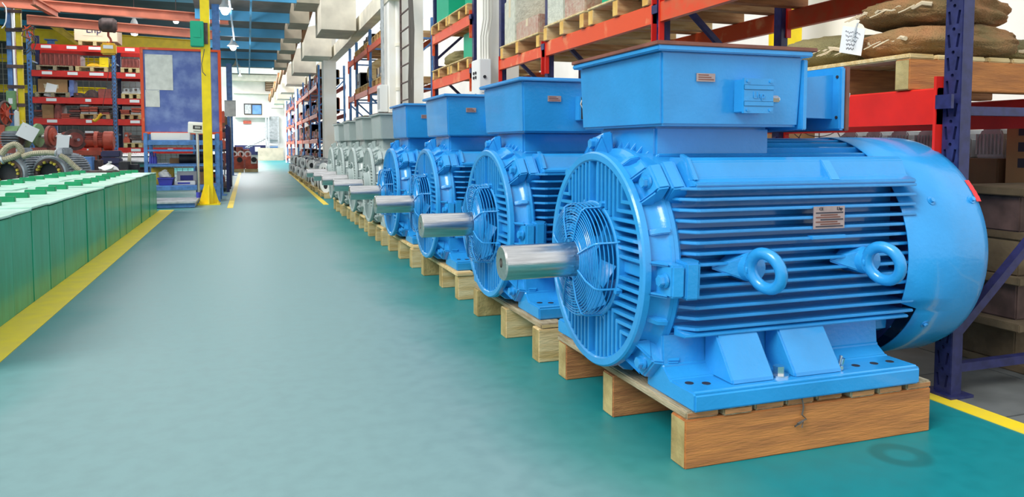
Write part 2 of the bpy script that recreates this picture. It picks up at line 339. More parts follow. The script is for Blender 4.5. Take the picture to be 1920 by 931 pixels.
# ================================================================== motors
CZ = .408
def rotx(parts, name, me, angles, parent, sub=None):
    for a in angles:
        o = link(name, me, parent, (0, 0, CZ), (R(a), 0, 0))
        if sub:
            for sn, sm in sub: link(sn, sm, o)
def motor_proto():
    t = thing('electric_motor', 'x', 'motor')
    # shaft
    MB().lathe([(-.330, 0), (-.330, .015), (-.355, .017), (-.355, .056), (-.349, .062), (.05, .062)], 40, (0, 0, CZ)).out('shaft', 'steel', t)
    MB().lathe([(-.045, .062), (-.045, .072), (.03, .074), (.03, .06)], 32, (0, 0, CZ)).out('shaft_collar', 'blue', t)
    # drive end shield
    es = MB().lathe([(.098, .352), (.002, .356), (-.004, .362), (-.004, .384), (.002, .390), (.022, .392), (.028, .376), (.06, .380), (.085, .392), (.092, .402), (.103, .404), (.103, .30)], 72, (0, 0, CZ)).out('end_shield', 'blue', t)
    MB().lathe([(.098, .19), (.098, .37)], 48, (0, 0, CZ)).out('vent_plate', 'blue', es)
    MB().lathe([(.075, .19), (.0, .192), (-.003, .197), (-.003, .208), (.0, .212), (.075, .214)], 48, (0, 0, CZ)).out('vent_ring', 'blue', es)
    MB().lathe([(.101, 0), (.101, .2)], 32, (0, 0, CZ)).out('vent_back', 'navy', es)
    RI = .358; th = .0065
    for k in range(8):
        a = .036+.031*k; c0 = math.hypot(a, a)
        if c0 > RI-.03: continue
        out = math.sqrt(RI*RI-a*a); inn = math.sqrt(.21**2-a*a) if a < .147 else a
        inn = max(inn, a)
        if inn > a: bs = [MB().box(.0, .075, a-th, a+th, inn, out), MB().box(.0, .075, inn, out, a-th, a+th)]
        else: bs = [MB().prism([(a-th, a-th), (out, a-th), (out, a+th), (a+th, a+th), (a+th, out), (a-th, out)], .0, .075, 'x')]
        for b in bs:
            me = b.mesh('face_rib', 'blue', 0, .002)
            for q in range(4): link('face_rib', me, es, (0, 0, CZ), (PI/2*q, 0, 0))
    for q in range(4): link('spoke', MB().box(.02, .075, -.022, .022, .205, .357).mesh('spoke', 'blue', 0, .004), es, (0, 0, CZ), (PI/2*q, 0, 0))
    # lugs around the shield
    lug = MB()
    lug.prism([(.048, .36), (.046, .42), (.058, .458), (.100, .466), (.100, .36)], -.052, .052, 'y', Matrix(((1, 0, 0, 0), (0, 1, 0, 0), (0, 0, 1, 0), (0, 0, 0, 1))))
    for s_ in (-1, 1):
        lug.prism([(.004, .372), (.018, .392), (.055, .452), (.08, .37)], s_*.050-.006, s_*.050+.006, 'y')
    lm = lug.mesh('bolt_lug', 'blue', 35, .006)
    bolt = MB(); bolt.cyl((.026, 0, .428), (.052, 0, .428), .020, None, 6); bolt.cyl((.042, 0, .428), (.052, 0, .428), .025, None, 16); bm_ = bolt.mesh('bolt', 'blue', 30, .002)
    fl = MB().prism([(.104, .34), (.104, .466), (.150, .470), (.172, .44), (.178, .34)], -.060, .060, 'y').mesh('frame_lug', 'blue', 30, .006)
    for a in (-12, 47, 92, 137, 223, 268, 315):
        o = link('bolt_lug', lm, t, (0, 0, CZ), (R(a), 0, 0)); link('bolt', bm_, o)
        if a not in (-12,): link('frame_lug', fl, t, (0, 0, CZ), (R(a), 0, 0))
    bw = MB().prism([(.028, .37), (.028, .378), (.06, .405), (.095, .412), (.095, .38)], -.010, .010, 'y').mesh('shield_web', 'blue', 30, .003)
    for a in (24, 70, 114, 160, -35): link('shield_web', bw, t, (0, 0, CZ), (R(a), 0, 0))
    # housing
    half = [(0, .385), (.19, .385), (.30, .345), (.325, .27), (.325, -.20), (.32, -.27), (.20, -.33), (0, -.345)]
    poly = [(y, z+CZ) for y, z in half] + [(-y, z+CZ) for y, z in half[-2:0:-1]]
    MB().prism(poly, .10, 1.085).out('stator_housing', 'blue', t, 20)
    MB().lathe([(.104, .33), (.104, .403), (.118, .405), (.130, .395), (.135, .33)], 64, (0, 0, CZ)).out('frame_ring', 'blue', t)
    fin = MB(); fin.prism([(.118, -.32), (.130, -.375), (.170, -.417), (.182, -.421), (1.085, -.421), (1.085, -.32)], -.0052, .0052, 'z')
    fm = fin.mesh('cooling_fin', 'blue', 0, .0025)
    fz = [-.185+.0352*k for k in range(14)]
    for k, z in enumerate(fz):
        link('cooling_fin', fm, t, (0, 0, CZ+z)); o = link('cooling_fin', fm, t, (0, 0, CZ+z)); o.scale = (1, -1, 1)
    tf = MB().prism([(.105, .34), (.110, .40), (.140, .442), (1.085, .442), (1.085, .34)], -.0065, .0065, 'y').mesh('cooling_fin', 'blue', 0, .003)
    for a in (4, 10.5, 17, 23.5, 30, 36.5): 
        for s_ in (1, -1): link('cooling_fin', tf, t, (0, 0, CZ), (R(a*s_), 0, 0))
    for s_ in (1, -1):
        sp = MB().prism([(-.245*s_, .372+CZ), (-.335*s_, .372+CZ), (-.352*s_, .360+CZ), (-.375*s_, .305+CZ), (-.418*s_, .292+CZ), (-.418*s_, .279+CZ), (-.30*s_, .265+CZ)], .165, 1.085).out('shoulder_panel', 'blue', t, 25, .004)
        MB().prism([(-.31*s_, .385+CZ), (-.352*s_, .372+CZ), (-.405*s_, .30+CZ), (-.33*s_, .29+CZ)], .168, .186).out('panel_rib', 'blue', sp, 20, .003)
        MB().prism([(-.33*s_, .365+CZ), (-.356*s_, .362+CZ), (-.412*s_, .293+CZ), (-.35*s_, .28+CZ)], .71, .75).out('panel_rib', 'blue', sp, 20, .003)
    MB().box(.13, .60, -.215, .215, CZ+.37, .888).out('pedestal', 'blue', t, 20, .01)
    # feet
    for s_ in (1, -1):
        def sy(l): return [(y*s_, z) for y, z in l]
        ft = MB().prism(sy([(-.545, 0), (-.545, .055), (-.535, .062), (-.40, .062), (-.355, .095), (-.345, .20), (-.25, .20), (-.25, 0)]), .09, .99).out('mounting_foot', 'blue', t, 25, .006)
        MB().prism(sy([(-.36, .225), (-.385, .215), (-.425, .209), (-.425, .20), (-.36, .195)]), .125, 1.06).out('foot_ledge', 'blue', ft, 25, .003)
        for x0, x1 in ((.25, .412), (.492, .685)):
            MB().prism(sy([(-.35, .21), (-.415, .205), (-.508, .075), (-.512, .058), (-.35, .06)]), x0, x1).out('gusset_pad', 'blue', ft, 20, .006)
        for x in (.13, .18, .70, .78, .86, .93):
            MB().cyl((x, -.47*s_+(.02 if x < .15 else 0), .060), (x, -.47*s_+(.02 if x < .15 else 0), .0635), .014, None, 14).out('bolt_hole', 'dark', ft)
    f0 = [o for o in t.children if o.name.startswith('mounting_foot')][0]
    fb = MB(); fb.cyl((.452, -.478, .062), (.452, -.478, .069), .034, None, 24); fb.cyl((.452, -.478, .069), (.452, -.478, .096), .020, None, 6); fb.out('foot_bolt', 'bright_steel', f0)
    fb = MB()
    for x, y, lx, ly in ((.672, -.472, -.012, 0), (.69, -.495, .004, -.01), (.702, -.475, .01, 0)): fb.cyl((x, y, .06), (x+lx, y+ly, .105), .0055, None, 8); fb.cyl((x, y, .066), (x+.001, y, .076), .011, None, 6)
    fb.out('stud', 'bright_steel', f0)
    # lifting eyes on the aisle-near flank
    for x in (.365, .845):
        e = MB(); e.lathe([(-.35, .05), (-.445, .046), (-.458, .043), (-.462, .02), (-.462, 0)], 24, (x, 0, CZ+.012), 'y')
        eb = e.out('lifting_eye', 'blue', t)
        Mx = Matrix.Translation((x, -.515, CZ+.012)) @ Matrix.Rotation(R(14), 4, 'Z') @ Matrix.Rotation(R(-12), 4, 'Y')
        g = MB(); g.torus((0, 0, 0), (1, 0, 0), .059, .0195, 36, 12)
        g.cyl((0, .085, 0), (0, .056, 0), .026, .022, 16)
        for v in g.bm.verts: v.co = Mx @ v.co
        g.out('eye_ring', 'blue', eb, 60)
        gs = MB(); P = [Vector(p) for p in ((x-.135, -.40, CZ+.012), (x-.03, -.36, CZ+.055), (x-.03, -.36, CZ-.03), (x-.02, -.440, CZ+.052), (x-.02, -.440, CZ-.028))]
        V = [gs.bm.verts.new(p) for p in P]
        for f in ((0, 1, 3), (0, 3, 4), (0, 4, 2), (1, 2, 4, 3), (0, 2, 1)): gs._f([V[i] for i in f])
        gs.out('gusset', 'blue', eb, 0, .004)
    # rating plate
    rp = MB().box(.625, .755, -.427, -.423, CZ+.128, CZ+.205).out('rating_plate', 'plate', t, 0)
    for k in range(7): MB().box(.633+.02*(k % 2), .748-.012*(k % 3), -.4282, -.427, CZ+.134+.0078*k, CZ+.138+.0078*k).out('print_line', 'ink' if k % 3 == 0 else 'rustsheet', rp, 0)
    text_mesh('print', 'CE', .014, 'ink', rp, Matrix.Translation((.655, -.4283, CZ+.196)) @ FACE_NY); text_mesh('print', 'Lhp', .016, 'ink', rp, Matrix.Translation((.733, -.4283, CZ+.196)) @ FACE_NY)
    MB().box(.62, .765, -.4265, -.40, CZ+.092, CZ+.105).out('blank_tab', 'blue', t, 0, .002)
    # fan cowl: sheet cylinder with cut-away lower edge
    cw = MB(); n = 96; RC = .446; rows = []
    def x0_of(a):   # a measured from +y through +z
        d = math.degrees(a) % 360
        return 1.115 if 203 < d < 337 else 1.03
    prof = [None, 1.30, 1.385, 1.42, 1.44, 1.447]; rad = [RC, RC, RC, RC*.985, RC*.95, RC*.90]
    for i in range(n):
        a = 2*PI*(i+.5)/n; row = []
        for px_, rr in zip(prof, rad):
            row.append(cw.bm.verts.new((x0_of(a) if px_ is None else px_, rr*math.cos(a), CZ+rr*math.sin(a))))
        row.append(cw.bm.verts.new((1.447, .2*math.cos(a), CZ+.2*math.sin(a))))
        rows.append(row)
    for i in range(n):
        A, Bq = rows[i], rows[(i+1) % n]
        for k in range(len(A)-1): cw._f([A[k], A[k+1], Bq[k+1], Bq[k]])
    co = cw.out('fan_cowl', 'blue', t, 30); md = co.modifiers.new('s', 'SOLIDIFY'); md.thickness = .004; md.offset = -1
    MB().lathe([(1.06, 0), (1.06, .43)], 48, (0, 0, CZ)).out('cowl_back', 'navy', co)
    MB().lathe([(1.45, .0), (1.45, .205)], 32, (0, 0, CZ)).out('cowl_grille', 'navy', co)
    for a, x in ((152, 1.18), (152, 1.38), (215, 1.20), (28, 1.2)):
        a = R(a); p = Vector((x, (RC-.001)*math.cos(a), CZ+(RC-.001)*math.sin(a))); d = Vector((0, math.cos(a), math.sin(a)))
        bb = MB(); bb.cyl(p, p+d*.004, .016, None, 20); bb.cyl(p, p+d*.013, .009, None, 6); bb.out('cowl_bolt', 'blue', co)
    bb = MB()
    for s_ in range(4):
        a0, a1 = R(153-3*s_), R(150-3*s_)
        q = [(1.405, a0), (1.428, a0), (1.428, a1), (1.405, a1)]
        vs = [bb.bm.verts.new((x-.002*s_, (RC+.0012)*.995*math.cos(a), CZ+(RC+.0012)*.995*math.sin(a))) for x, a in q]; bb._f(vs)
    bb.out('arrow_sticker', 'redsticker', co, 0)
    return t
def add_guard(t):
    g = MB(); c = (0, 0, CZ); wr = .0022
    for k in range(13): g.torus((-.088+.012*(k/12)**2, 0, CZ), (1, 0, 0), .080+.0099*k, wr, 48, 5)
    for k in range(5): g.torus((-.066+.016*k, 0, CZ), (1, 0, 0), .204, wr, 48, 5)
    for k in range(8):
        a = 2*PI*(k+.5)/8; d = Vector((0, math.cos(a), math.sin(a)))
        pts = [Vector((x, 0, CZ))+d*r for x, r in ((-.092, .078), (-.091, .15), (-.08, .198), (-.066, .208), (.0, .210), (.006, .225))]
        g.tube(pts, .0036, 6)
    go = g.out('fan_guard', 'blue', t, 60)
    for k in range(4):
        a = 2*PI*(2*k+.5)/8; d = Vector((0, math.cos(a), math.sin(a))); p = Vector((0, 0, CZ))+d*.222
        MB().cyl(p-Vector((.012, 0, 0)), p+Vector((.01, 0, 0)), .012, None, 6).out('guard_bolt', 'blue', go)
    fh = MB().lathe([(.09, 0), (.09, .085), (-.02, .082), (-.03, .07), (-.03, .05)], 32, c).out('cooling_fan', 'blue', t)
    bl = MB(); vs = []
    for i in range(5):
        r = .08+.026*i
        tw = R(30); wd = .030+.004*i
        p = Vector((0, 0, r)); e = Vector((math.sin(tw)*.9, math.cos(tw), 0))*wd
        vs.append((bl.bm.verts.new(p-e+Vector((-.02, 0, 0))), bl.bm.verts.new(p+e+Vector((-.02, 0, 0)))))
    for q, r_ in zip(vs, vs[1:]): bl._f([q[0], q[1], r_[1], r_[0]])
    bme = bl.mesh('fan_blade', 'blue', 60)
    for k in range(7): link('fan_blade', bme, fh, c, (2*PI*k/7, 0, 0))
def flared(b, x0, x1, y0, y1, z0, z1, f):
    P = [(x0, y0, z0), (x1, y0, z0), (x1, y1, z0), (x0, y1, z0), (x0-f, y0-f, z1), (x1+f, y0-f, z1), (x1+f, y1+f, z1), (x0-f, y1+f, z1)]
    V = [b.bm.verts.new(p) for p in P]
    for f_ in ((3, 2, 1, 0), (4, 5, 6, 7), (0, 1, 5, 4), (1, 2, 6, 5), (2, 3, 7, 6), (3, 0, 4, 7)): b._f([V[i] for i in f_])
def add_box(t, kind, h=.245):
    """terminal box on the pedestal; kind: 'first','second','blue','grey'"""
    m = 'greypaint' if kind == 'grey' else 'blue'
    x0, x1, y0, y1, z0 = .093, .640, -.320, .300, .885
    if kind == 'grey': x0, x1, y0, y1 = .10, .62, -.30, .30
    z1 = z0+h; b = MB(); flared(b, x0, x1, y0, y1, z0, z1, .010); tb = b.out('terminal_box', m, t, 20, .008)
    MB().box(x0-.032, x1+.032, y0-.032, y1+.032, z1-.004, z1+.014).out('box_rim', m, tb, 20, .004)
    if kind == 'first': MB().box(x0-.035, x1+.05, y0-.033, y1+.036, z1+.0145, z1+.028).out('box_lid', 'rustsheet', tb, 0, .002)
    if kind == 'grey': MB().box(x0-.02, x1+.02, y0-.02, y1+.02, z1+.0145, z1+.022).out('box_lid', 'castdark', tb, 0)
    if kind != 'grey':
        pl = MB().box(x0+.125, x0+.195, y0-.013, y0-.008, z0+h*.60, z0+h*.71).out('name_plate', 'plate', tb, 0)
        for k in range(3): MB().box(x0+.13, x0+.19-.01*k, y0-.0136, y0-.0129, z0+h*(.62+.03*k), z0+h*(.635+.03*k)).out('print_line', 'rustsheet', pl, 0)
    if kind in ('first', 'blue'):
        ab = MB().box(x0+.275, x0+.385, y0-.056, y0-.003, z0+.045, z0+.155).out('auxiliary_box', 'blue', tb, 0, .003)
        cv = MB().box(x0+.271, x0+.389, y0-.066, y0-.055, z0+.042, z0+.158)
        cv.box(x0+.271, x0+.389, y0-.068, y0-.066, z0+.066, z0+.082); cv.box(x0+.271, x0+.389, y0-.068, y0-.066, z0+.120, z0+.136)
        cv.out('auxiliary_cover', 'blue', tb, 0, .0015)
        for dx in (.285, .375):
            for dz in (.053, .148): MB().cyl((x0+dx, y0-.07, z0+dz), (x0+dx, y0-.065, z0+dz), .005, None, 10).out('cover_screw', 'blue', tb)
        text_mesh('raised_lettering', 'Lhp', .032, 'blue', tb, Matrix.Translation((x0+.33, y0-.0668, z0+.102)) @ FACE_NY, .0015)
        gl = MB(); gl.cyl((x0+.389, y0-.033, z0+.092), (x0+.405, y0-.033, z0+.092), .016, None, 6); gl.cyl((x0+.405, y0-.033, z0+.092), (x0+.43, y0-.033, z0+.092), .0135, None, 6); gl.cyl((x0+.43, y0-.033, z0+.092), (x0+.434, y0-.033, z0+.092), .010, None, 12)
        gl.out('cable_gland', 'bright_steel', tb, 20)
    if kind == 'second':
        MB().box(x0+.275, x0+.385, y0-.056, y0-.003, z0+.06, z0+.18).out('auxiliary_box', 'blue', tb, 0, .003)
        MB().box(x0+.285, x0+.38, y0-.0575, y0-.056, z0+.066, z0+.174).out('open_cavity', 'dark', tb, 0)
        MB().tube([(x0+.30+.02*math.cos(k), y0-.06, z0+.08+.02*k) for k in range(5)], .003, 6).out('loose_wire', 'cablegrey', tb)
    if kind == 'first':
        MB().box(x1+.002, x1+.022, y0-.018, y1+.02, z0-.01, z1-.012).out('joint_flange', 'blue', tb, 0, .003)
        th = MB(); flared(th, 0, .001, 0, .001, 0, .001, 0); th = MB()
        P = [(x1+.02, y0+.10, z0+.04), (x1+.02, y1-.06, z0+.04), (x1+.02, y1-.06, z1-.07), (x1+.02, y0+.10, z1-.07), (x1+.255, y0+.115, z0+.035), (x1+.255, y1-.06, z0+.035), (x1+.255, y1-.06, z1-.045), (x1+.255, y0+.115, z1-.045)]
        V = [th.bm.verts.new(p) for p in P]
        for f_ in ((0, 1, 5, 4), (1, 2, 6, 5), (2, 3, 7, 6), (3, 0, 4, 7)): th._f([V[i] for i in f_])
        th.out('cable_throat', 'blue', tb, 0)
        MB().box(x1+.25, x1+.275, y0+.075, y1-.04, z0-.008, z1-.018).out('entry_flange', 'blue', tb, 0, .006)
        MB().box(x1+.275, x1+.295, y0+.075, y1-.04, z0-.010, z1-.016).out('blanking_plate', 'rustsheet', tb, 0, .003)
        MB().cyl((x1+.295, y0+.16, z0+.12), (x1+.335, y0+.16, z0+.12), .055, .045, 6).out('transit_plug', 'greybox', tb, 20)
        for dz in (.05, .2): MB().cyl((x1+.247, y0+.092, z0+dz-.01), (x1+.2505, y0+.092, z0+dz-.01), .006, None, 10).out('flange_hole', 'dark', tb)
# pallets: stringers run away from the aisle, deck boards along it
def pallet(name, label, x0, x1, ys, loc=(0, 0, 0), h=.155, bt=.025, sw=.085, nb=8, mats=('woodred', 'woodend', 'woodgrey'), rz=0, group=None, alt=None, cat='pallet'):
    t = thing(name, label, cat, loc, rz, group); y0, y1 = ys[0], ys[-1]+sw
    for k, y in enumerate(ys):
        j = random.uniform(-.015, .015); m = alt[k] if alt else mats[0]
        s_ = MB().box(x0+j, x1+j*.5, y, y+sw, 0, h).ends('x').out('stringer', [m, mats[1]], t, 0, .004)
    p = (x1-x0)/nb
    for k in range(nb):
        a = x0+p*k+(0 if k == 0 else random.uniform(.006, .016)); c = x0+p*(k+1)-(0 if k == nb-1 else random.uniform(.004, .012))
        MB().box(a, c, y0+random.uniform(-.006, .012), y1+random.uniform(-.01, .02), h, h+bt).ends('y').out('deck_board', [mats[2], mats[3] if len(mats) > 3 else mats[2]], t, 0, .005)
    return t
PAL = [([1.99, 2.47, 2.94], 2.52), ([3.22, 3.69, 4.22], 3.84), ([4.72, 5.17, 5.70], 5.33), ([6.10, 6.62, 7.15], 6.74), ([7.55, 7.95, 8.40], 8.06), ([8.85, 9.25, 9.70], 9.35), ([10.1, 10.5, 10.95], 10.6), ([11.35, 11.75, 12.2], 11.85)]
where = ['beneath the nearest blue motor', 'beneath the second blue motor from the front', 'beneath the third blue motor from the front', 'beneath the fourth blue motor from the front', 'beneath the nearest grey motor', 'beneath the second grey motor', 'beneath the third grey motor', 'beneath the farthest grey motor']
for k, (ys, yc) in enumerate(PAL):
    alt = ['woodnear', 'woodred', 'woodred'] if k == 0 else ['woodpale', 'woodpale', 'woodend'] if k < 3 else ['woodpale']*3
    x1 = 2.25
    p = pallet('pallet', 'rough timber pallet '+where[k], 0, x1-1.262, [y-ys[0] for y in ys], (1.262, ys[0], 0), mats=('woodred', 'woodend', 'woodgrey' if k < 2 else 'woodpale', 'woodred' if k < 1 else 'woodpale'), alt=alt, group='pallets carrying the row of motors')
    if k == 0:
        MB().tube([(.43, .0-.004, .178), (.435, -.006, .15), (.43, -.005, .125), (.445, -.008, .11), (.41, -.01, .10), (.40, -.008, .09), (.43, -.012, .105), (.425, -.012, .085)], .0028, 5).out('loose_tie', 'cable', p)
proto = motor_proto(); base_children = list(proto.children)
labels = ['nearest bright blue electric motor with brown lidded terminal box', 'second bright blue electric motor from the front, open auxiliary box', 'third bright blue electric motor from the front of the row', 'fourth and farthest bright blue motor, beside the grey motors', 'nearest of the grey electric motors, beside the last blue one', 'second grey electric motor behind the blue ones', 'third grey electric motor behind the blue ones', 'farthest grey electric motor at the end of the row']
GM = {'blue': 'greypaint', 'navy': 'castdark'}
motors = []
for k, (ys, yc) in enumerate(PAL):
    o = dup(proto, None, (1.19, yc, .1805), 0, labels[k], mm=GM if k > 3 else None, skip=() if k < 4 else ('rating_plate', 'blank_tab', 'arrow_sticker'))
    o['group'] = 'row of large electric motors'; motors.append(o)
    add_box(o, ['first', 'second', 'blue', 'blue', 'grey', 'grey', 'grey', 'grey'][k], [.245, .255, .27, .28, .25, .26, .25, .25][k])
    if k < 4: add_guard(o)
    else: MB().lathe([(.0, .06), (-.05, .10), (-.05, .13), (.0, .135), (.06, .20)], 32, (0, 0, CZ)).out('bearing_cap', 'greypaint', o)
def rm(o):
    for c in list(o.children): rm(c)
    bpy.data.objects.remove(o)
rm(proto)
# ================================================================== right-hand racks
def perforated(height):
    b = MB().box(-.03, .03, -.04, .04, 0, height); me = b.mesh('upright', 'navy', 0, .003)
    o = bpy.data.objects.new('tmp', me); COL.objects.link(o)
    c = MB(); z = .06
    while z < height-.06:
        for s_ in (-1, 1):
            M = Matrix.Translation((-.03, s_*.020, z)) @ Matrix.Rotation(R(-9*s_), 4, 'X'); c.box(-.012, .012, -.0055, .0055, -.026, .026, M)
        c.cyl((-.042, 0, z+.045), (-.018, 0, z+.045), .0075, None, 8); z += .09
    cm = bpy.data.objects.new('cut', c.mesh('cut', 'navy', 0)); COL.objects.link(cm)
    md = o.modifiers.new('b', 'BOOLEAN'); md.object = cm; md.operation = 'DIFFERENCE'; md.solver = 'EXACT'
    dg = bpy.context.evaluated_depsgraph_get(); r = bpy.data.meshes.new_from_object(o.evaluated_get(dg)); r.name = 'upright'
    bpy.data.objects.remove(o); bpy.data.objects.remove(cm); return r
UPR = perforated(2.6); plain_up = MB().box(-.03, .03, -.04, .04, 0, 5).mesh('upright', 'navy', 0, .003)
def rack(name, label, ys, levels, xf=2.65, xb=3.6, top=4.4, matb='orange', matu=None, brace_mat='navy', split=True):
    """levels: list of (beam bottom, beam top) per bay, or one list for all bays"""
    t = thing(name, label, 'rack', (xf, ys[0], 0)); L = t.location.copy()
    for k, y in enumerate(ys):
        for x in (xf, xb):
            if split and x == xf and k < 2: link('upright', UPR, t, (x-L.x, y-L.y, 0)); s2 = MB().box(-.03, .03, -.04, .04, 2.6, top).out('upright_top', matu or 'navy', t, 0, .003, (x-L.x, y-L.y, 0))
            else:
                o = MB().box(-.03, .03, -.04, .04, 0, top).out('upright', matu or 'navy', t, 0, .003, (x-L.x, y-L.y, 0))
            MB().box(-.06, .06, -.07, .07, 0, .012).out('foot_plate', matu or 'navy', t, 0, 0, (x-L.x, y-L.y, 0))
        zz = .12; flip = 0
        MB().box(.03, xb-xf-.03, y-L.y-.018, y-L.y+.018, .09, .125).out('brace', brace_mat, t, 0)
        while zz+1.0 < top:
            a, c = (.0, zz+.1), (xb-xf, zz+.95)
            if flip: a, c = (0, zz+.95), (xb-xf, zz+.1)
            MB().obox((a[0], y-L.y, a[1]), (c[0], y-L.y, c[1]), .035, .035).out('brace', brace_mat, t, 0)
            MB().box(.03, xb-xf-.03, y-L.y-.018, y-L.y+.018, zz+1.0, zz+1.035).out('brace', brace_mat, t, 0); zz += 1.02; flip ^= 1
    for k in range(len(ys)-1):
        lv = levels[k] if isinstance(levels[0], list) else levels
        for z0, z1 in lv:
            for x in (xf, xb):
                xo = x-L.x-(.035 if x == xf else -.035); y0, y1 = ys[k]-L.y+.042, ys[k+1]-L.y-.042
                bm_ = MB().prism([(xo-.022, z0), (xo+.022, z0), (xo+.022, z1), (xo-.016, z1), (xo-.022, z1-.006)], y0, y1, 'y').out('beam', matb if not isinstance(matb, dict) else matb.get((k, round(z0, 2)), 'orange'), t, 0)
                for ye in (y0+.006, y1-.006): MB().box(xo-.028, xo+.01, ye-.006, ye+.006, z0-(.16 if x == xf else .06), z1+.045).out('beam_connector', matb if not isinstance(matb, dict) else 'red', bm_, 0)
                if x == xf: MB().box(xo-.034, xo-.02, y0-.075, y0-.002, z0+.06, z0+.115).out('locking_clip', 'navy', bm_, 0)
    return t
rackA = rack('pallet_rack', 'tall rack with red beams and navy uprights behind the nearest motors', [2.27, 4.53, 6.57, 7.93], [[(1.085, 1.23), (1.82, 1.95)], [(1.085, 1.23), (1.82, 1.95)], [(1.085, 1.23), (1.82, 1.92)]], matb={(0, 1.08): 'red', (0, 1.09): 'red', (0, 1.82): 'orange', (1, 1.82): 'orangeworn', (2, 1.82): 'orangeworn'})
rackB = rack('pallet_rack', 'navy and orange rack standing just past the electrical cabinet', [8.98, 11.05], [(1.825, 1.955), (2.475, 2.605)], top=4.4, matb='orangeworn', split=False)
rackC = rack('pallet_rack', 'blue and orange rack between the two white columns', [15.3, 17.35, 19.6, 20.9], [(2.15, 2.28), (3.08, 3.21), (1.2, 1.33)], top=3.6, matb='orange', matu='rackblue', brace_mat='rackblue', split=False)
rackD = rack('pallet_rack', 'distant rack of red and blue parts past the third column', [25.2, 28.8, 32.4, 36.0], [(.30, .42), (1.08, 1.21), (1.92, 2.05), (2.85, 2.98)], top=3.58, xf=2.2, xb=3.0, matb='orange', matu='rackblue', brace_mat='rackblue', split=False)
rackE = rack('pallet_rack', 'farthest rack crammed with red castings near the stairs', [38, 42, 46], [(.30, .42), (1.08, 1.21), (1.92, 2.05), (2.85, 2.98)], top=3.58, xf=2.2, xb=3.0, matb='orange', matu='rackblue', brace_mat='rackblue', split=False)
# sacks: bulging burlap
def sack(label, c, sx, sy, sz, m, seed, rz=0, seam=True):
    t = thing('burlap_sack', label, 'sack', c, rz, 'burlap sacks on the rack pallet'); bm = bmesh.new()
    bmesh.ops.create_cube(bm, size=2); bmesh.ops.subdivide_edges(bm, edges=bm.edges, cuts=13, use_grid_fill=True)
    for v in bm.verts:
        p = v.co.copy(); q = p.normalized(); e = 3.2
        n_ = (abs(p.x)**e+abs(p.y)**e+abs(p.z)**e)**(1/e); p = p/n_
        n = noise.noise(p*1.7+Vector((seed*3.1, seed, 0))); n2 = noise.noise(p*5+Vector((seed, 0, seed*2)))
        n3 = noise.noise(p*11+Vector((seed*2, seed, 4))); k = 1+.18*n+.09*n2+.04*n3; edge = 1-.35*max(0, abs(p.x)-.55)
        v.co = Vector((p.x*sx*(1+.04*n2), p.y*sy*k, (p.z*edge*k+1)*sz)); 
        if v.co.z < .0: v.co.z = 0
    me = bpy.data.meshes.new('sack_body'); bm.to_mesh(me); bm.free(); me.materials.append(MATS[m]); me.polygons.foreach_set('use_smooth', [True]*len(me.polygons)); link('sack_body', me, t)
    if seam:
        for x in (-.93,):
            pts = [(x*sx*(1.0-.10*abs(k/6)**2)-.01+random.uniform(-.008, .008), sy*k/7, sz*(1+.12*math.sin(k*2.1))) for k in range(-6, 7)]
            MB().tube(pts, .010, 6).out('stitched_seam', 'twine', t)
        for q in range(4):
            y = random.uniform(-sy*.7, sy*.7); pts = [(-sx*1.0-.01*j, y+.02*j+random.uniform(-.01, .01), sz*(1.0-.12*j)) for j in range(4)]
            MB().tube(pts, .003, 4).out('loose_twine', 'twine', t)
    return t
pallet('pallet', 'heavy pale timber pallet of sacks on the lower red beam', 0, 1.02, [0, .44, .88], (2.58, 2.44, 1.2305), h=.128, bt=.022, sw=.075, nb=7, alt=['woodnear', 'woodred', 'woodred'], mats=('woodpale', 'woodend', 'woodpale'), group='rack pallets')
ZT = 1.381
sack('olive burlap sack lying low at the far end of the sack pallet', (2.86, 3.16, ZT), .22, .25, .085, 'burlapolive', 1, R(20))
sack('lower brown burlap sack with tied label, behind the navy upright', (2.98, 2.68, ZT), .34, .22, .075, 'burlap', 2, R(-8))
sack('top brown burlap sack resting on the labelled one', (3.02, 2.72, ZT+.145), .33, .22, .075, 'burlap', 5, R(6))
sack('dark burlap sack with frayed seam at the right edge of the photo', (3.62, 2.86, ZT), .26, .2, .07, 'burlapolive', 8, R(70))
tg = thing('paper_tag', 'white handwritten paper tag nailed to a burlap sack', 'tag', (2.60, 2.78, 1.475), R(-74))
Mt = Matrix.Rotation(R(14), 4, 'Y') @ Matrix.Rotation(R(10), 4, 'X')
tb_ = MB().box(-.055, .055, -.0015, 0, -.06, .06); [setattr(v, 'co', Mt @ v.co) for v in tb_.bm.verts]; tb_.out('sheet', 'paper', tg, 0)
for r_ in range(5):
    z = .036-.018*r_; n = 22; x0, x1 = (-.038+.004*r_, .036-.006*r_ if r_ < 3 else .016)
    pts = [Mt @ Vector((x0+(x1-x0)*k/n, -.0022, z+.0042*math.sin(k*1.9+r_*2)+.003*math.sin(k*.8+r_))) for k in range(n+1)]
    MB().tube(pts, .0009, 4).out('handwriting', 'ink', tg)
MB().cyl((.03, -.008, .075), (.012, -.03, -.01), .004, None, 8).out('nail', 'castgrey', tg)
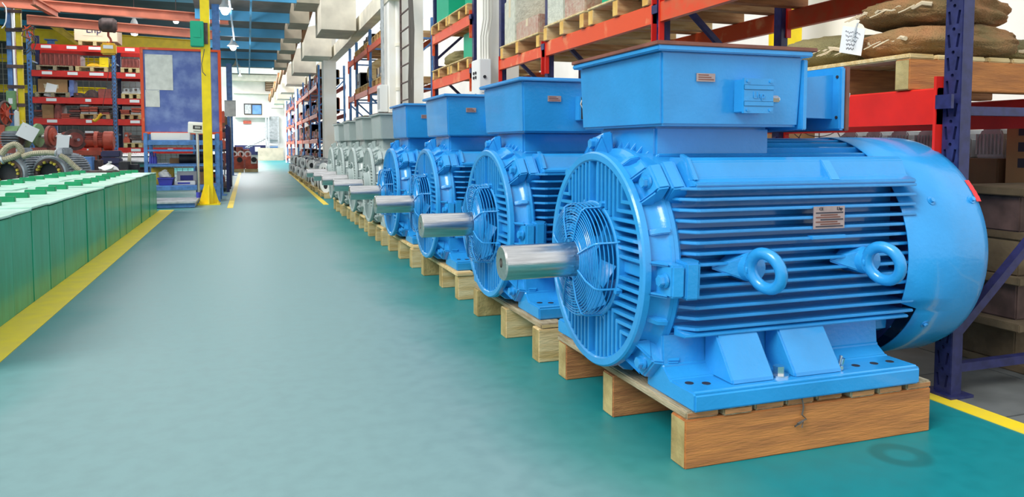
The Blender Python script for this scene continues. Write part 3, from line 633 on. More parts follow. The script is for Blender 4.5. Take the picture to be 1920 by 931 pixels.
# upper level loads
def carton(name, label, x0, x1, y0, y1, z0, z1, m, cat='box', group=None, lid=None, tape=True):
    t = thing(name, label, cat, ((x0+x1)/2, (y0+y1)/2, z0), 0, group); a, b_ = (x1-x0)/2, (y1-y0)/2
    MB().box(-a, a, -b_, b_, 0, z1-z0).out('body', m, t, 0, min(.008, (z1-z0)*.05))
    if tape: MB().box(-a-.001, a+.001, -.03, .03, (z1-z0)*.6, z1-z0+.001).out('tape', lid or 'twine', t, 0)
    return t
pc = 0
def rp(label, y0, z, w=.95, x0=2.57, L=1.1, n=3, h=.115, mats=('woodpale', 'woodyel', 'woodpale'), alt=None):
    return pallet('pallet', label, 0, L, [k*(w-.085)/(n-1) for k in range(n)], (x0, y0, z+.0005), h=h, bt=.02, sw=.085, nb=6, mats=mats, alt=alt, group='rack pallets')
rp('timber pallet with the shrink-wrapped cartons, over the second blue motor', 4.62+1.02, 1.95, .88, alt=['wood', 'woodpale', 'woodpale'])
rp('timber pallet under the green box, on the worn orange beam', 4.62, 1.95, .95, alt=['wood', 'wood', 'woodpale'])
rp('dark-bottomed pallet overhead above the nearest motor', 2.5, 1.95, 1.0, mats=('woodred', 'woodend', 'woodred')); rp('dark-bottomed pallet overhead next to the red upright', 3.52, 1.95, .9, mats=('woodred', 'woodend', 'woodred'))
rp('narrow timber pallet under wrapped cartons at the rack end', 6.66, 1.92, 1.12, alt=['wood', 'wood', 'woodpale'])
zt = 1.95+.137
carton('wrapped_carton', 'shrink-wrapped brown carton on the pallet over the second motor', 2.6, 3.1, 5.68, 6.1, zt, zt+.4, 'wrap'); carton('wrapped_carton', 'pale shrink-wrapped carton beside the navy upright overhead', 2.6, 3.2, 6.12, 6.5, zt, zt+.5, 'wrapclear')
carton('wrapped_carton', 'low wrapped carton nearer the aisle at the rack end', 2.6, 2.95, 6.72, 7.35, zt-.03, zt+.15, 'wrap'); carton('wrapped_carton', 'tall wrapped carton behind the low one at the rack end', 2.98, 3.5, 6.8, 7.7, zt-.03, zt+.5, 'wrap')
carton('wrapped_carton', 'wrapped carton standing far at the white pillar', 2.6, 2.95, 7.38, 7.72, zt-.03, zt+.42, 'wrapclear')
carton('green_crate', 'bright green box on the pallet over the nearest two motors', 2.66, 3.4, 4.72, 5.5, zt, zt+.5, 'cratergreen', tape=False)
carton('carton', 'brown box on the overhead pallet above the nearest motor', 2.7, 3.5, 2.6, 4.3, zt, zt+.5, 'carton')
rp('lower pallet of rack past the cabinet, left half', 10.02, 1.955, .95, alt=['woodpale', 'wood', 'wood']); rp('lower pallet of rack past the cabinet, carrying a green box', 9.05, 1.955, .9, alt=['wood', 'wood', 'woodpale'])
rp('upper pallet of rack past the cabinet, left half', 10.02, 2.605, .95, alt=['woodpale', 'wood', 'wood']); rp('upper pallet of rack past the cabinet, right half', 9.05, 2.605, .9, alt=['wood', 'wood', 'woodpale'])
zb = 1.955+.137
carton('green_crate', 'green box on the lower pallet beside the electrical cabinet', 2.7, 3.3, 9.1, 9.7, zb, zb+.36, 'cratergreen', tape=False)
sack('olive sack mound beside the green box past the cabinet', (2.95, 10.4, zb), .3, .36, .11, 'burlapolive', 11, 0, False)
carton('green_crate', 'pale green box at the top left of the rack past the cabinet', 2.62, 3.3, 10.15, 10.85, zb+.65, zb+1.2, 'cratergreen', tape=False); carton('green_crate', 'green box top right of the rack past the cabinet', 2.75, 3.4, 9.2, 9.8, zb+.65, zb+1.2, 'cratergreen', tape=False)
# electrical cabinet, conduits, ladder on the columns
el = thing('electrical_cabinet', 'white electrical cabinet with two sockets fixed to the white pillar', 'cabinet', (2.46, 8.3, 1.35))
MB().box(0, .14, -.12, .2, .0, .62).out('body', 'greybox', el, 0, .008)
for z in (.17, .42):
    for dy in (-.03, .05):
        for dz in (0, .05): MB().cyl((-.012, dy+.04, z+dz), (.002, dy+.04, z+dz), .017, None, 12).out('socket', 'dark', el)
MB().cyl((.06, -.13, .42), (.06, -.118, .42), .018, None, 12).out('switch', 'dark', el)
for k in range(6): MB().box(.03, .10, -.1235, -.1195, .08+.04*k, .092+.04*k).out('vent_slot', 'castgrey', el, 0)
cn = thing('conduit_bundle', 'bundle of grey conduits dropping into the electrical cabinet', 'conduit', (2.5, 8.25, 1.97))
for k in range(4):
    x = .03*k; MB().tube([(x, 0, 0), (x-.005, -.01, .25), (x+.03, 0, .45), (x+.03, 0, .8), (x+.03, 0, 2.2)], .009, 6).out('conduit', 'cablegrey', cn)
ld = thing('wall_ladder', 'thin steel cable ladder running up beside the white column', 'ladder', (2.5, 12.2, 0))
for y in (0, .75): MB().box(-.015, .015, y-.012, y+.012, 0, 4.6).out('rail', 'castdark', ld, 0)
for k in range(16): MB().box(-.01, .01, .0, .75, .3+.29*k, .32+.29*k).out('rung', 'castdark', ld, 0)
cb = thing('cable_run', 'bundle of dark cables hanging beside the cable ladder', 'cable', (2.45, 11.75, 0))
for k in range(5): MB().tube([(0, .06*k, 0.6), (.0+.02*math.sin(k), .06*k, 2.0), (.02, .05*k+.05*math.sin(k*2), 2.8), (0, .06*k+.08, 3.6), (.0, .06*k+.3, 4.6)], .013, 6).out('cable', 'cable', cb)
dp = thing('downpipe', 'pale downpipe clipped to the second white column', 'pipe', (2.62, 13.84, 0))
MB().cyl((0, 0, 0), (0, 0, 5.2), .045, None, 14).out('pipe', 'colwhite', dp)
for z in (1, 2, 2.8, 3.6): MB().cyl((0, 0, z), (0, 0, z+.06), .055, None, 14).out('clip', 'concrete', dp)
cb = thing('cable_run', 'group of thin conduits on the face of the second column', 'cable', (2.40, 14.1, 0))
for k in range(4): MB().cyl((-.0, .07*k, 0), (0, .07*k, 5), .014, None, 6).out('conduit', 'castgrey', cb)
mb = thing('meter_box', 'small grey meter box on the side of the second column', 'box', (2.40, 14.2, 1.62)); MB().box(-.08, .065, -.16, .2, 0, .5).out('body', 'greybox', mb, 0, .01); MB().box(-.085, -.08, -.1, .14, .06, .44).out('door', 'castgrey', mb, 0)
# under the rack, its shade put into carton and board colours; castings behind
def printed_carton(label, x0, x1, y0, y1, z0, z1, marks):
    t = carton('carton', label, x0, x1, y0, y1, z0, z1, 'carton' if marks else 'cartondark', group='cartons behind the rack'); a = (x1-x0)/2; h = z1-z0; b_ = (y1-y0)/2
    if marks:
        for k, u in enumerate((-.28, .0)):
            o = MB(); yy = u*2*b_
            o.box(-a-.0015, -a, yy-.10, yy+.10, h*.18, h*.20); o.box(-a-.0015, -a, yy-.10, yy+.10, h*.50, h*.52); o.box(-a-.0015, -a, yy-.10, yy-.09, h*.2, h*.5); o.box(-a-.0015, -a, yy+.09, yy+.10, h*.2, h*.5)
            o.prism([(yy-.05, h*.34), (yy+.05, h*.34), (yy+.035, h*.42), (yy, h*.45), (yy-.035, h*.42)], -a-.0015, -a, 'x'); o.box(-a-.0015, -a, yy-.005, yy+.005, h*.24, h*.36)
            o.out('handling_mark', 'ink', t, 0)
        for q in range(3): MB().box(-a-.0015, -a, b_*.35, b_*.75, h*(.55+.12*q), h*(.62+.12*q)).out('handling_mark', 'ink', t, 0)
    return t
cz = 0
k = 0
for y0, y1 in ((1.75, 2.35), (2.38, 2.98), (3.0, 3.65), (3.68, 4.4), (4.42, 5.2)):
    printed_carton('printed brown carton at floor level behind the rack, %s from the right' % NTH[k], 3.80, 4.5, y0, y1, 0, .50, k % 2 == 0)
    printed_carton('upper brown carton stacked behind the rack, %s from the right' % NTH[k], 3.82, 4.5, y0+.01, y1-.01, .50, .93 if k > 1 else 1.2, k % 2 == 1); k += 1
def casting(label, x, y, z, s=1.0, m='castgrey', group='finned castings on the cartons'):
    t = thing('finned_casting', label, 'casting', (x, y, z), 0, group)
    MB().prism([(-.075*s, 0), (.075*s, 0), (.075*s, .09*s), (.05*s, .14*s), (-.05*s, .14*s), (-.075*s, .09*s)], -.07*s, .07*s, 'x').out('body', m, t, 20, .006*s)
    for q in range(8): MB().box(-.08*s, .08*s, (-.072+.0195*q)*s, (-.066+.0195*q)*s, .02*s, .118*s).out('fin', m, t, 0)
    return t
for q in range(6): casting('grey finned casting on the cartons behind the nearest motor, %s from right' % NTH[q], 3.98, 3.12+.21*q, .93, 1.15)
pb = thing('board_stack', 'stack of shade-darkened planks and blocks under the rack at the right edge', 'planks', (3.15, 2.35, 0))
zz = .0
for q in range(9):
    if q % 2 == 0: MB().box(.0+random.uniform(-.04, .04), .75, random.uniform(-.03, .03), .42, zz, zz+.035).out('plank', 'woodshaded', pb, 0, .004); zz += .035
    else:
        hgt = .16
        for x in (.04, .5): MB().box(x, x+.16, .05, .36, zz, zz+hgt).out('block', 'woodshaded' if q % 4 == 1 else 'castdark', pb, 0, .006)
        zz += hgt
yc = thing('yellow_stanchion', 'yellow steel column far behind the sacks', 'column', (5.3, 6.6, 0)); MB().box(-.12, .12, -.12, .12, 0, 4.5).out('shaft', 'yellow', yc, 0, .01); MB().box(-.2, .2, -.2, .2, 0, .02).out('foot_plate', 'yellow', yc, 0)
fgd = thing('wire_fan_guard', 'round wire fan guard leaning behind the sacks', 'fan guard', (4.15, 4.75, .93))
for q in range(7): MB().torus((.0, 0, .42), (1, .3, 0), .06+.055*q, .004, 40, 4).out('wire_ring', 'castdark', fgd)
for q in range(12): MB().tube([(0, 0, .42), (-.12*math.cos(q*PI/6), .39*math.cos(q*PI/6), .42+.39*math.sin(q*PI/6))], .004, 4).out('wire_spoke', 'castdark', fgd)
sh = thing('steel_table', 'steel table holding the far wire guard behind the rack', 'table', (5.0, 5.6, 0))
MB().box(-.4, .4, -.7, .7, .98, 1.02).out('top', 'castgrey', sh, 0)
for x in (-.36, .36):
    for y in (-.65, .65): MB().box(x-.025, x+.025, y-.025, y+.025, 0, .98).out('leg', 'castgrey', sh, 0)
for q, (m, lb) in enumerate((('greybox', 'white appliance housing on the steel table behind the rack'), ('carton', 'brown carton on the steel table behind the rack'))): carton('boxed_part', lb, 4.75, 5.2, 5.0+.65*q, 5.5+.65*q, 1.02, 1.45, m)
# rack C loads
def drum(name, label, c, r, L, m, m2, cat='drum', ax='y'):
    t = thing(name, label, cat, c)
    MB().lathe([(-L/2, 0), (-L/2, r), (-L/2+.03, r), (-L/2+.03, r*.7), (L/2-.03, r*.7), (L/2-.03, r), (L/2, r), (L/2, 0)], 28, (0, 0, r), ax).out('spool', m, t)
    MB().lathe([(-L/2+.031, r*.7), (-L/2+.035, r*.86), (L/2-.035, r*.86), (L/2-.031, r*.7)], 28, (0, 0, r), ax).out('winding', m2, t); return t
def crate_row(z, y0, y1, tag_, n, mats, x0=2.5, hmin=.2, hmax=.5):
    p = (y1-y0)/n
    for k in range(n):
        m = mats[k % len(mats)]; h = random.uniform(hmin, hmax)
        t = thing('boxed_part', '%s, %s along' % (tag_, NTH[k]), 'parts', (x0+.05, y0+p*k, z), 0, 'stored parts on far racks')
        MB().box(0, .6, .02, p-.04, .0, h).out('body', m, t, 0, .01)
        MB().box(-.012, .0, .04, p-.06, h*.25, h*.45).out('front_slot', mats[(k+1) % len(mats)], t, 0)
        for q in range(2): MB().box(-.02, .62, .02+q*(p-.10), .05+q*(p-.10), h*.05, h*.95).out('strap', mats[(k+2) % len(mats)], t, 0)
for z, lv in ((2.28, 'middle'), (3.21, 'top')):
    for k, y in enumerate((15.4, 17.45, 19.0)):
        pallet('pallet', 'timber pallet on the %s level between the columns, %s along' % (lv, NTH[k]), 0, 1.0, [0, .3, .6, .9, 1.3] if k < 2 else [0, .3, .5], (2.6, y, z+.0005), h=.12, bt=.02, sw=.08, nb=6, mats=('wood', 'woodyel', 'woodpale'), group='rack pallets')
drum('cable_drum', 'wooden cable drum on the middle level between the columns', (3.0, 17.95, 2.421), .30, .5, 'woodpale', 'castgrey'); drum('cable_drum', 'dark cable drum next to the wooden one between the columns', (3.0, 18.55, 2.421), .24, .4, 'castdark', 'castgrey')
crate_row(2.421, 15.4, 16.8, 'grey machine part on the middle level between columns', 3, ['castgrey', 'castdark', 'cartonpale'], 2.66, .25, .45)
sack('silvery plastic bag bulging on the top level between columns', (3.0, 16.1, 3.351), .3, .45, .2, 'wrapclear', 21, 0, False); crate_row(3.351, 17.45, 18.7, 'dark bundle on the top level between columns', 3, ['castdark', 'castgrey', 'cartondark'], 2.66, .12, .25)
for bn, y0, y1, nn in (('near bay', 15.4, 17.25, 3), ('middle bay', 17.45, 19.5, 3), ('far bay', 19.7, 20.8, 2)): crate_row(1.33, y0, y1, 'part on the lowest level between columns, %s' % bn, nn, ['castgrey', 'castdark', 'motorgreen', 'greybox'], 2.66, .2, .45)
crate_row(2.421, 19.0, 19.5, 'grey bin at the far end of the middle level between columns', 1, ['castgrey', 'castdark'], 2.6, .3, .4)
mm_ = ['castred', 'rackblue', 'brownred', 'castdark', 'castred', 'carton', 'rackblue']
for i_, z in enumerate((.421, 1.211, 2.051, 2.981)):
    lv = ['bottom', 'second', 'third', 'top'][i_]; hm = (.45, .6, .7, .5)[i_]
    for bn, y0, y1, nn in (('near', 25.3, 28.7, 5), ('middle', 28.9, 32.3, 5), ('far', 32.5, 35.9, 4)): crate_row(z, y0, y1, 'stored part on the %s level of the distant rack, %s bay' % (lv, bn), nn, mm_[i_:]+mm_[:i_], 2.2, .25, hm)
    for bn, y0, y1, nn in (('near', 38.1, 41.9, 4), ('far', 42.1, 45.9, 4)): crate_row(z, y0, y1, 'stored part on the %s level of the farthest rack, %s bay' % (lv, bn), nn, mm_[i_+1:]+mm_[:i_+1], 2.2, .3, hm)
# small motors on low pallets along the far right side of the aisle
def small_motor():
    t = thing('small_motor', 'x', 'motor', (0, 0, 0), 0, 'small motors on pallets by the far racks')
    MB().lathe([(-.16, 0), (-.16, .10), (.14, .10), (.16, .07), (.16, 0)], 18, (0, 0, .13)).out('body', 'castgrey', t)
    for k in range(10): a = 2*PI*k/10; MB().box(-.12, .12, -.004, .004, .098, .118).out('fin', 'castgrey', t, 0, 0, (0, 0, .13), (a, 0, 0))
    MB().lathe([(-.18, .06), (-.18, .14), (-.16, .14), (-.16, .06)], 20, (0, 0, .13)).out('flange', 'plasticwhite', t); MB().lathe([(-.182, 0), (-.182, .062)], 16, (0, 0, .13)).out('bore', 'dark', t)
    MB().box(-.06, .06, -.05, .05, .23, .28).out('terminal_box', 'castgrey', t, 0); MB().box(-.1, .1, -.11, .11, 0, .03).out('foot', 'castdark', t, 0); return t
sm = small_motor(); q = 0
for k in range(7):
    y = 14.7+2.1*k
    pallet('pallet', 'low pallet of small motors by the far racks, %s from the grey motors' % NTH[k], 0, .75, [0, .6, 1.2], (1.34+.01*k, y, 0), h=.09, bt=.02, sw=.09, nb=5, mats=('woodpale', 'woodend', 'woodpale'), group='pallets of small motors')
    for j in range(4):
        for i in range(2):
            mt = {'castgrey': 'castdark'} if (q*7) % 5 == 0 else {'castgrey': 'navydrum'} if (q*5) % 7 == 0 else None
            dup(sm, None, (1.54+.01*k+.36*i, y+.18+.31*j, .111), random.uniform(-.7, .7), 'flanged small motor on %s low pallet, row %s, place %s' % (NTH[k], NTH[j], NTH[i]), mt); q += 1
            if (i+j) % 2 == 0: dup(sm, None, (1.56+.01*k+.36*i, y+.2+.31*j, .395), random.uniform(-.9, .9), 'stacked small motor on %s low pallet, row %s, place %s' % (NTH[k], NTH[j], NTH[i]), mt)
rm(sm)
cr_ = thing('slatted_crate', 'dark slatted crate standing past the farthest grey motor', 'crate', (1.5, 13.4, 0))
for k in range(9): MB().box(0, .02, 0, .62, .06+.1*k, .11+.1*k).out('slat', 'castdark', cr_, 0); MB().box(0, .62, 0, .02, .06+.1*k, .11+.1*k).out('slat', 'castdark', cr_, 0)
for x, y in ((0, 0), (.6, 0), (0, .6), (.6, .6)): MB().box(x, x+.04, y, y+.04, 0, .98).out('post', 'castdark', cr_, 0)
MB().box(0, .64, 0, .64, 0, .06).out('base', 'castdark', cr_, 0)
# ================================================================== left side: green bins
P = .437; YF = 12.55
def bin_at(x0, x1, y0, label, lidjit):
    t = thing('green_bin', label, 'bin', ((x0+x1)/2, y0+P/2, 0), 0, 'green steel bins beside the aisle')
    a = (x1-x0)/2; b_ = P/2-.004; h = .585+random.uniform(-.006, .006)
    MB().box(-a, a, -b_, b_, 0, h).out('body', 'bingreen', t, 0, .004)
    MB().box(-a-.006, a+.004, -b_-.001, b_+.001, h+.001, h+.014).out('lid', 'lidgreen', t, 0, .003, (0, 0, lidjit*.5+.004), (R(random.uniform(-.7, .7)), 0, R(random.uniform(-.5, .5))))
    MB().box(-.075, .075, -.028, .028, h+.012, h+.062).out('handle', 'handlegreen', t, 0, .004, (random.uniform(-.03, .03), random.uniform(-.03, .03), 0), (0, 0, R(random.uniform(-6, 6))))
    return t
for k in range(20):
    y0 = YF-P*(k+1)
    bin_at(-1.945, -1.31+random.uniform(-.004, .004), y0, 'green steel bin in the aisle-side row, %s from the platform scale' % NTH[k], random.uniform(0, .012))
    if k < 20: bin_at(-2.62, -1.965, y0, 'green steel bin in the rear row, %s from the platform scale' % NTH[k], random.uniform(0, .012))
def bx(name, label, cat, px0, px1, py0, py1, Y, d, m, style='box', group=None, m2=None):
    """thing whose front face fills the given patch of the photo at distance Y along the aisle"""
    a, c = at(px0, py1, Y), at(px1, py0, Y); w_, h = c.x-a.x, c.z-a.z
    t = thing(name, label, cat, (a.x+w_/2, Y, a.z), 0, group); x = w_/2; m2 = m2 or m
    if style == 'box': MB().box(-x, x, 0, d, 0, h).out('body', m, t, 0, min(.01, h*.06)); MB().box(-x*.5, x*.4, -.004, 0, h*.3, h*.6).out('front_mark', m2, t, 0)
    elif style == 'fins':
        MB().box(-x, x, 0, d, 0, h*.92).out('body', m, t, 0, .01); MB().box(-x*.9, x*.9, .02, d-.02, h*.92, h).out('cap', m, t, 0); n = max(5, int(w_/.09))
        for k in range(n): xx = -x+w_*(k+.5)/n; MB().box(xx-.012, xx+.012, -.05, 0, h*.08, h*.88).out('fin', m2, t, 0)
    elif style == 'stack':
        n = max(3, int(h/.06)); 
        for k in range(n):
            j = random.uniform(-.1, .1)*x; s_ = random.uniform(.8, 1); MB().box(-x*s_+j, x*s_+j, random.uniform(0, .05), d, h*k/n, h*(k+.8)/n).out('plate', m if k % 3 else m2, t, 0, .004)
    elif style == 'casting':
        MB().prism([(-x, 0), (x, 0), (x*.95, h*.35), (x*.6, h*.45), (x*.6, h), (-x*.6, h), (-x*.6, h*.45), (-x*.95, h*.35)], 0, d, 'y').out('body', m, t, 20, .008); MB().cyl((0, -.02, h*.7), (0, 0, h*.7), min(x*.35, h*.2), None, 14).out('bore', m2, t)
    elif style == 'hump':
        MB().prism([(-x, 0), (x, 0), (x*.8, h*.6), (x*.3, h), (-x*.35, h*.95), (-x*.85, h*.5)], 0, d, 'y').out('body', m, t, 40, .02); MB().box(-x*.2, x*.2, -.01, 0, 0, h*.4).out('tab', m2, t, 0)
    return t
# ---- platform scale
sc = thing('platform_scale', 'steel platform scale with pole and white digital indicator', 'scale', (-1.2, 13.2, 0))
MB().box(-.52, .40, 0, 1.1, .075, .105).out('platform', 'castgrey', sc, 0, .004); MB().box(-.50, .38, .03, 1.07, .01, .075).out('frame', 'bluesteel', sc, 0)
for x in (-.46, .34):
    for y in (.08, 1.0): MB().cyl((x, y, 0), (x, y, .02), .03, None, 10).out('foot', 'dark', sc)
pp = at(371, 300, 14.15)-Vector((-1.2, 13.2, 0)); MB().cyl((pp.x, pp.y, .10), (pp.x, pp.y, 1.22), .026, None, 14).out('pole', 'bright_steel', sc); MB().cyl((pp.x, pp.y, .105), (pp.x, pp.y, .2), .04, None, 14).out('pole_foot', 'plasticblue', sc)
a, c = at(352, 238, 14.1), at(386, 217, 14.1); w_ = (c.x-a.x)/2; cx = pp.x
ind = MB().prism([(-.06, 0), (.06, .0), (.06, .14), (-.02, .20), (-.06, .17)], -w_, w_).out('indicator', 'plasticwhite', sc, 0, .01, (cx, pp.y-.02, 1.21), (0, R(3), 0))
MB().box(-w_*.45, w_*.5, -.064, -.06, .07, .135).out('display', 'dark', ind, 0); MB().box(-w_*.4, w_*.45, -.0645, -.06, .03, .045).out('keypad', 'castgrey', ind, 0); MB().box(-w_*.25, w_*.35, -.0655, -.063, .085, .12).out('digits', 'castgrey', ind, 0)
# ---- yellow post
yp = thing('yellow_post', 'tall bright yellow steel post beside the platform scale', 'post', (-.635, 13.9, 0))
MB().box(-.072, .072, -.072, .072, 0, 4.2).out('shaft', 'yellow', yp, 0, .004); MB().box(-.18, .18, -.16, .16, 0, .02).out('base_plate', 'yellow', yp, 0)
for s_ in (-1, 1): MB().prism([(s_*.072, .02), (s_*.17, .02), (s_*.15, .06), (s_*.072, .34)], -.01, .01, 'y').out('gusset', 'yellow', yp, 0); MB().prism([(s_*.072, .02), (s_*.15, .02), (s_*.14, .06), (s_*.072, .34)], -.01, .01, 'x').out('gusset', 'yellow', yp, 0)
for x in (-.15, .15):
    for y in (-.13, .13): MB().cyl((x, y, .02), (x, y, .05), .014, None, 6).out('anchor_bolt', 'dirtyellow', yp)
pk = thing('control_box', 'green control box on the upper left of the yellow post', 'box', tuple(at(371, 88, 13.85)))
MB().box(-.11, .10, -.08, .06, 0, .42).out('body', 'cratergreen', pk, 0, .01); MB().box(.10, .16, -.05, .04, .05, .4).out('side_bracket', 'castdark', pk, 0); MB().box(-.06, .05, -.086, -.08, .15, .3).out('door', 'cratergreen', pk, 0)
MB().tube([at(x, y, 13.78)-Vector(pk.location) for x, y in ((383, 92), (381, 105), (378, 120), (380, 135), (386, 142))], .007, 6).out('flex_cable', 'cable', pk)
# ---- blue workbench with backing board
B0 = 14.55; bl = at(270, 300, B0).x; br = at(412, 300, B0).x
wb = thing('workbench_rack', 'blue steel workbench rack with open shelves below the blue board', 'workbench', (bl, B0, 0)); W_ = br-bl
for x in (0, W_-.06):
    for y in (0, .75): MB().box(x, x+.06, y, y+.06, 0, 1.22 if x else 1.22).out('leg', 'rackblue', wb, 0, .004)
def zy(py, Y=B0): return at(330, py, Y).z
zs = [zy(268), zy(282), zy(310), zy(353)]
for z, th in zip(zs, (.07, .035, .035, .07)):
    MB().box(.06, W_-.06, 0, .04, z-th/2, z+th/2).out('rail', 'rackblue', wb, 0, .003); MB().box(.06, W_-.06, .77, .81, z-th/2, z+th/2).out('rail', 'rackblue', wb, 0, .003)
    for x in (.01, W_-.05): MB().box(x, x+.04, .06, .75, z-th/2, z+th/2).out('rail', 'rackblue', wb, 0, .003)
MB().box(.03, W_-.03, .03, .78, zs[0]+.035, zs[0]+.05).out('shelf', 'bluesteel', wb, 0); MB().box(.03, W_-.03, .03, .78, zs[3]+.035, zs[3]+.05).out('shelf', 'bluesteel', wb, 0); MB().box(.03, W_-.03, .2, .78, zs[2]+.018, zs[2]+.03).out('shelf', 'bluesteel', wb, 0)
bd = thing('backing_board', 'large worn blue board in an orange frame above the workbench', 'board', tuple(at(272, 247, B0+.2)))
c = at(408, 98, B0+.2)-bd.location; MB().box(0, c.x, 0, .03, 0, c.z).out('panel', 'boardblue', bd, 0)
for x0, x1, z0, z1 in ((-.05, 0, zs[0]+.05-bd.location.z, c.z+.04), (c.x, c.x+.05, zs[0]+.05-bd.location.z, c.z+.04), (0, c.x, c.z, c.z+.04), (0, c.x, -.04, 0)): MB().box(x0, x1, -.02, .04, z0, z1).out('frame_bar', 'orangeworn', bd, 0, .003)
for lb, r_ in (('large grey paper sheet pinned on the blue board', (273, 323, 103, 168)), ('small grey paper sheet below the large one on the board', (273, 299, 169, 200))):
    a, e = at(r_[0], r_[3], B0+.195), at(r_[1], r_[2], B0+.195); sh_ = thing('paper_sheet', lb, 'paper', tuple(a), 0, 'papers on the blue board'); MB().box(0, e.x-a.x, 0, .004, 0, e.z-a.z).out('sheet', 'paperold', sh_, 0)
    for x in (.02, e.x-a.x-.02): MB().cyl((x, -.004, e.z-a.z-.02), (x, 0, e.z-a.z-.02), .008, None, 8).out('pin', 'castgrey', sh_)
zt_ = zs[0]+.051; by = lambda z: z
def onb(name, label, cat, px0, px1, py0, z, Y, d, m, style='box', m2=None):
    a, c = at(px0, 300, Y), at(px1, py0, Y); t = bx(name, label, cat, px0, px1, py0, py0+10, Y, d, m, 'none'); t.location = ((a.x+c.x)/2, Y, z); h = max(.03, c.z-z); x = (c.x-a.x)/2
    if style == 'box': MB().box(-x, x, 0, d, 0, h).out('body', m, t, 0, .006); MB().box(-x*.7, x*.5, -.003, 0, h*.25, h*.7).out('front_mark', m2 or m, t, 0)
    elif style == 'bag':
        b = MB(); b.lathe([(0, x*.9), (h*.15, x), (h*.35, x*.95), (h*.55, x*.8), (h*.72, x*.6), (h*.86, x*.4), (h, x*.22), (h, 0)], 20, (0, x, 0), 'z')
        for v in b.bm.verts: v.co += Vector((noise.noise(v.co*9+Vector((px0, 0, 0))), noise.noise(v.co*9+Vector((9, px0, 0))), (noise.noise(v.co*12+Vector((0, 5, px0)))*.5 if v.co.z > .02 else 0)))*x*.9
        b.out('body', m, t, 50); MB().tube([(-x*.3, x*.6, h*.9), (0, x*.5, h*.97), (x*.25, x*.7, h*.88)], .01, 5).out('tie', m2 or m, t)
    elif style == 'bin': b = MB(); flared(b, -x*.9, x*.9, 0, d, 0, h, .02); b.out('tub', m, t, 0, .004); MB().box(-x-.02, x+.02, -.03, d+.03, h, h+.018).out('rim', m, t, 0)
    return t
onb('tool_tray', 'pale grey flat instrument case on the workbench top', 'case', 284, 356, 249, zt_, B0+.25-.2, .14, 'greybox')
z3 = zs[3]+.051; z2 = zs[2]+.031
onb('storage_bin', 'purple plastic bin on the bottom workbench shelf', 'bin', 296, 323, 335, z3, B0+.1, .35, 'plasticblue', 'bin')
onb('plastic_bag', 'crumpled white plastic bag above the purple bin', 'bag', 297, 321, 318, zy(335)+.02, B0+.13, .3, 'plasticwhite', 'bag')
onb('carton', 'yellow carton behind the white bag on the workbench', 'box', 283, 325, 314, z3, B0+.5, .2, 'dirtyellow'); onb('carton', 'white and blue printed box lying on the bottom shelf', 'box', 326, 366, 339, z3, B0+.15, .3, 'greybox', 'box', 'plasticblue'); onb('carton', 'pale carton with blue print leaning on the bottom shelf', 'box', 331, 372, 321, z3, B0+.52, .2, 'paper', 'box', 'plasticblue'); onb('carton', 'brown sheet bundle leaning at the right of the bottom shelf', 'box', 372, 398, 322, z3, B0+.4, .25, 'carton')
for k in range(3): 
    t = onb('blue_bottle', 'dark blue plastic bottle on the workbench, %s from the left leg' % NTH[k], 'bottle', 280+4.5*k, 284+4.5*k, 290, z2, B0+.25, .05, 'plasticblue', 'x'); MB().lathe([(0, 0), (0, .028), (.10, .028), (.14, .012), (.17, .012), (.17, 0)], 12, (0, .03, 0), 'z').out('body', 'plasticblue', t); MB().cyl((0, .03, .171), (0, .03, .19), .014, None, 10).out('cap', 'plasticblue', t)
t = onb('black_roll', 'black rolled sheet on the middle workbench shelf', 'roll', 338, 400, 290, z2, B0+.3, .1, 'dark', 'x'); MB().cyl((-.3, .1, .08), (.3, .1, .08), .08, None, 18).out('roll', 'blackrubber', t); MB().cyl((-.302, .1, .08), (.302, .1, .08), .03, None, 12).out('core', 'carton', t)
t = onb('brown_sheet', 'brown curved cardboard sheet on the middle workbench shelf', 'cardboard', 318, 362, 296, z2, B0+.4, .2, 'carton', 'box')
# ---- steel posts and shelving to the right of the workbench
def ipost(label, px, Y, top, w, m='bluesteel'):
    p = at(px, 300, Y); t = thing('steel_post', label, 'post', (p.x, Y, 0), 0, 'blue steel posts'); h = w/2
    MB().box(-h, h, -h, -h+.015, 0, top).out('flange', m, t, 0); MB().box(-h, h, h-.015, h, 0, top).out('flange', m, t, 0); MB().box(-.01, .01, -h+.015, h-.015, 0, top).out('web', m, t, 0); MB().box(-w, w, -w, w, 0, .02).out('base_plate', m, t, 0)
ipost('thick blue steel post just right of the yellow post', 410.5, 16.4, 3.8, .14); ipost('slim blue steel post farther down the aisle beside the red castings', 433, 27.5, 3.75, .18)
sn = thing('notice_board', 'speckled white panel mounted between the two blue posts', 'panel', tuple(at(421, 218, 20))); c = at(442, 188, 20)-sn.location; MB().box(0, c.x, 0, .03, 0, c.z).out('panel', 'paperold', sn, 0); MB().box(c.x*.45, c.x*.55, .03, .09, -at(421, 218, 20).z, c.z).out('stand', 'castgrey', sn, 0); MB().box(0, c.x, -.01, 0, c.z-.02, c.z).out('trim_bar', 'castgrey', sn, 0)
su = thing('shelf_unit', 'dark open shelf unit behind the thick blue post', 'shelf', (at(421, 300, 17.5).x, 17.5, 0))
for y in (0, 1.2, 2.4):
    for x in (-.55, .06): MB().box(x-.03, x+.03, y-.03, y+.03, 0, 1.45).out('post', 'navy', su, 0)
for z in (.12, .5, .9, 1.35): MB().box(-.55, .06, 0, 2.4, z-.02, z+.02).out('shelf', 'castdark', su, 0)
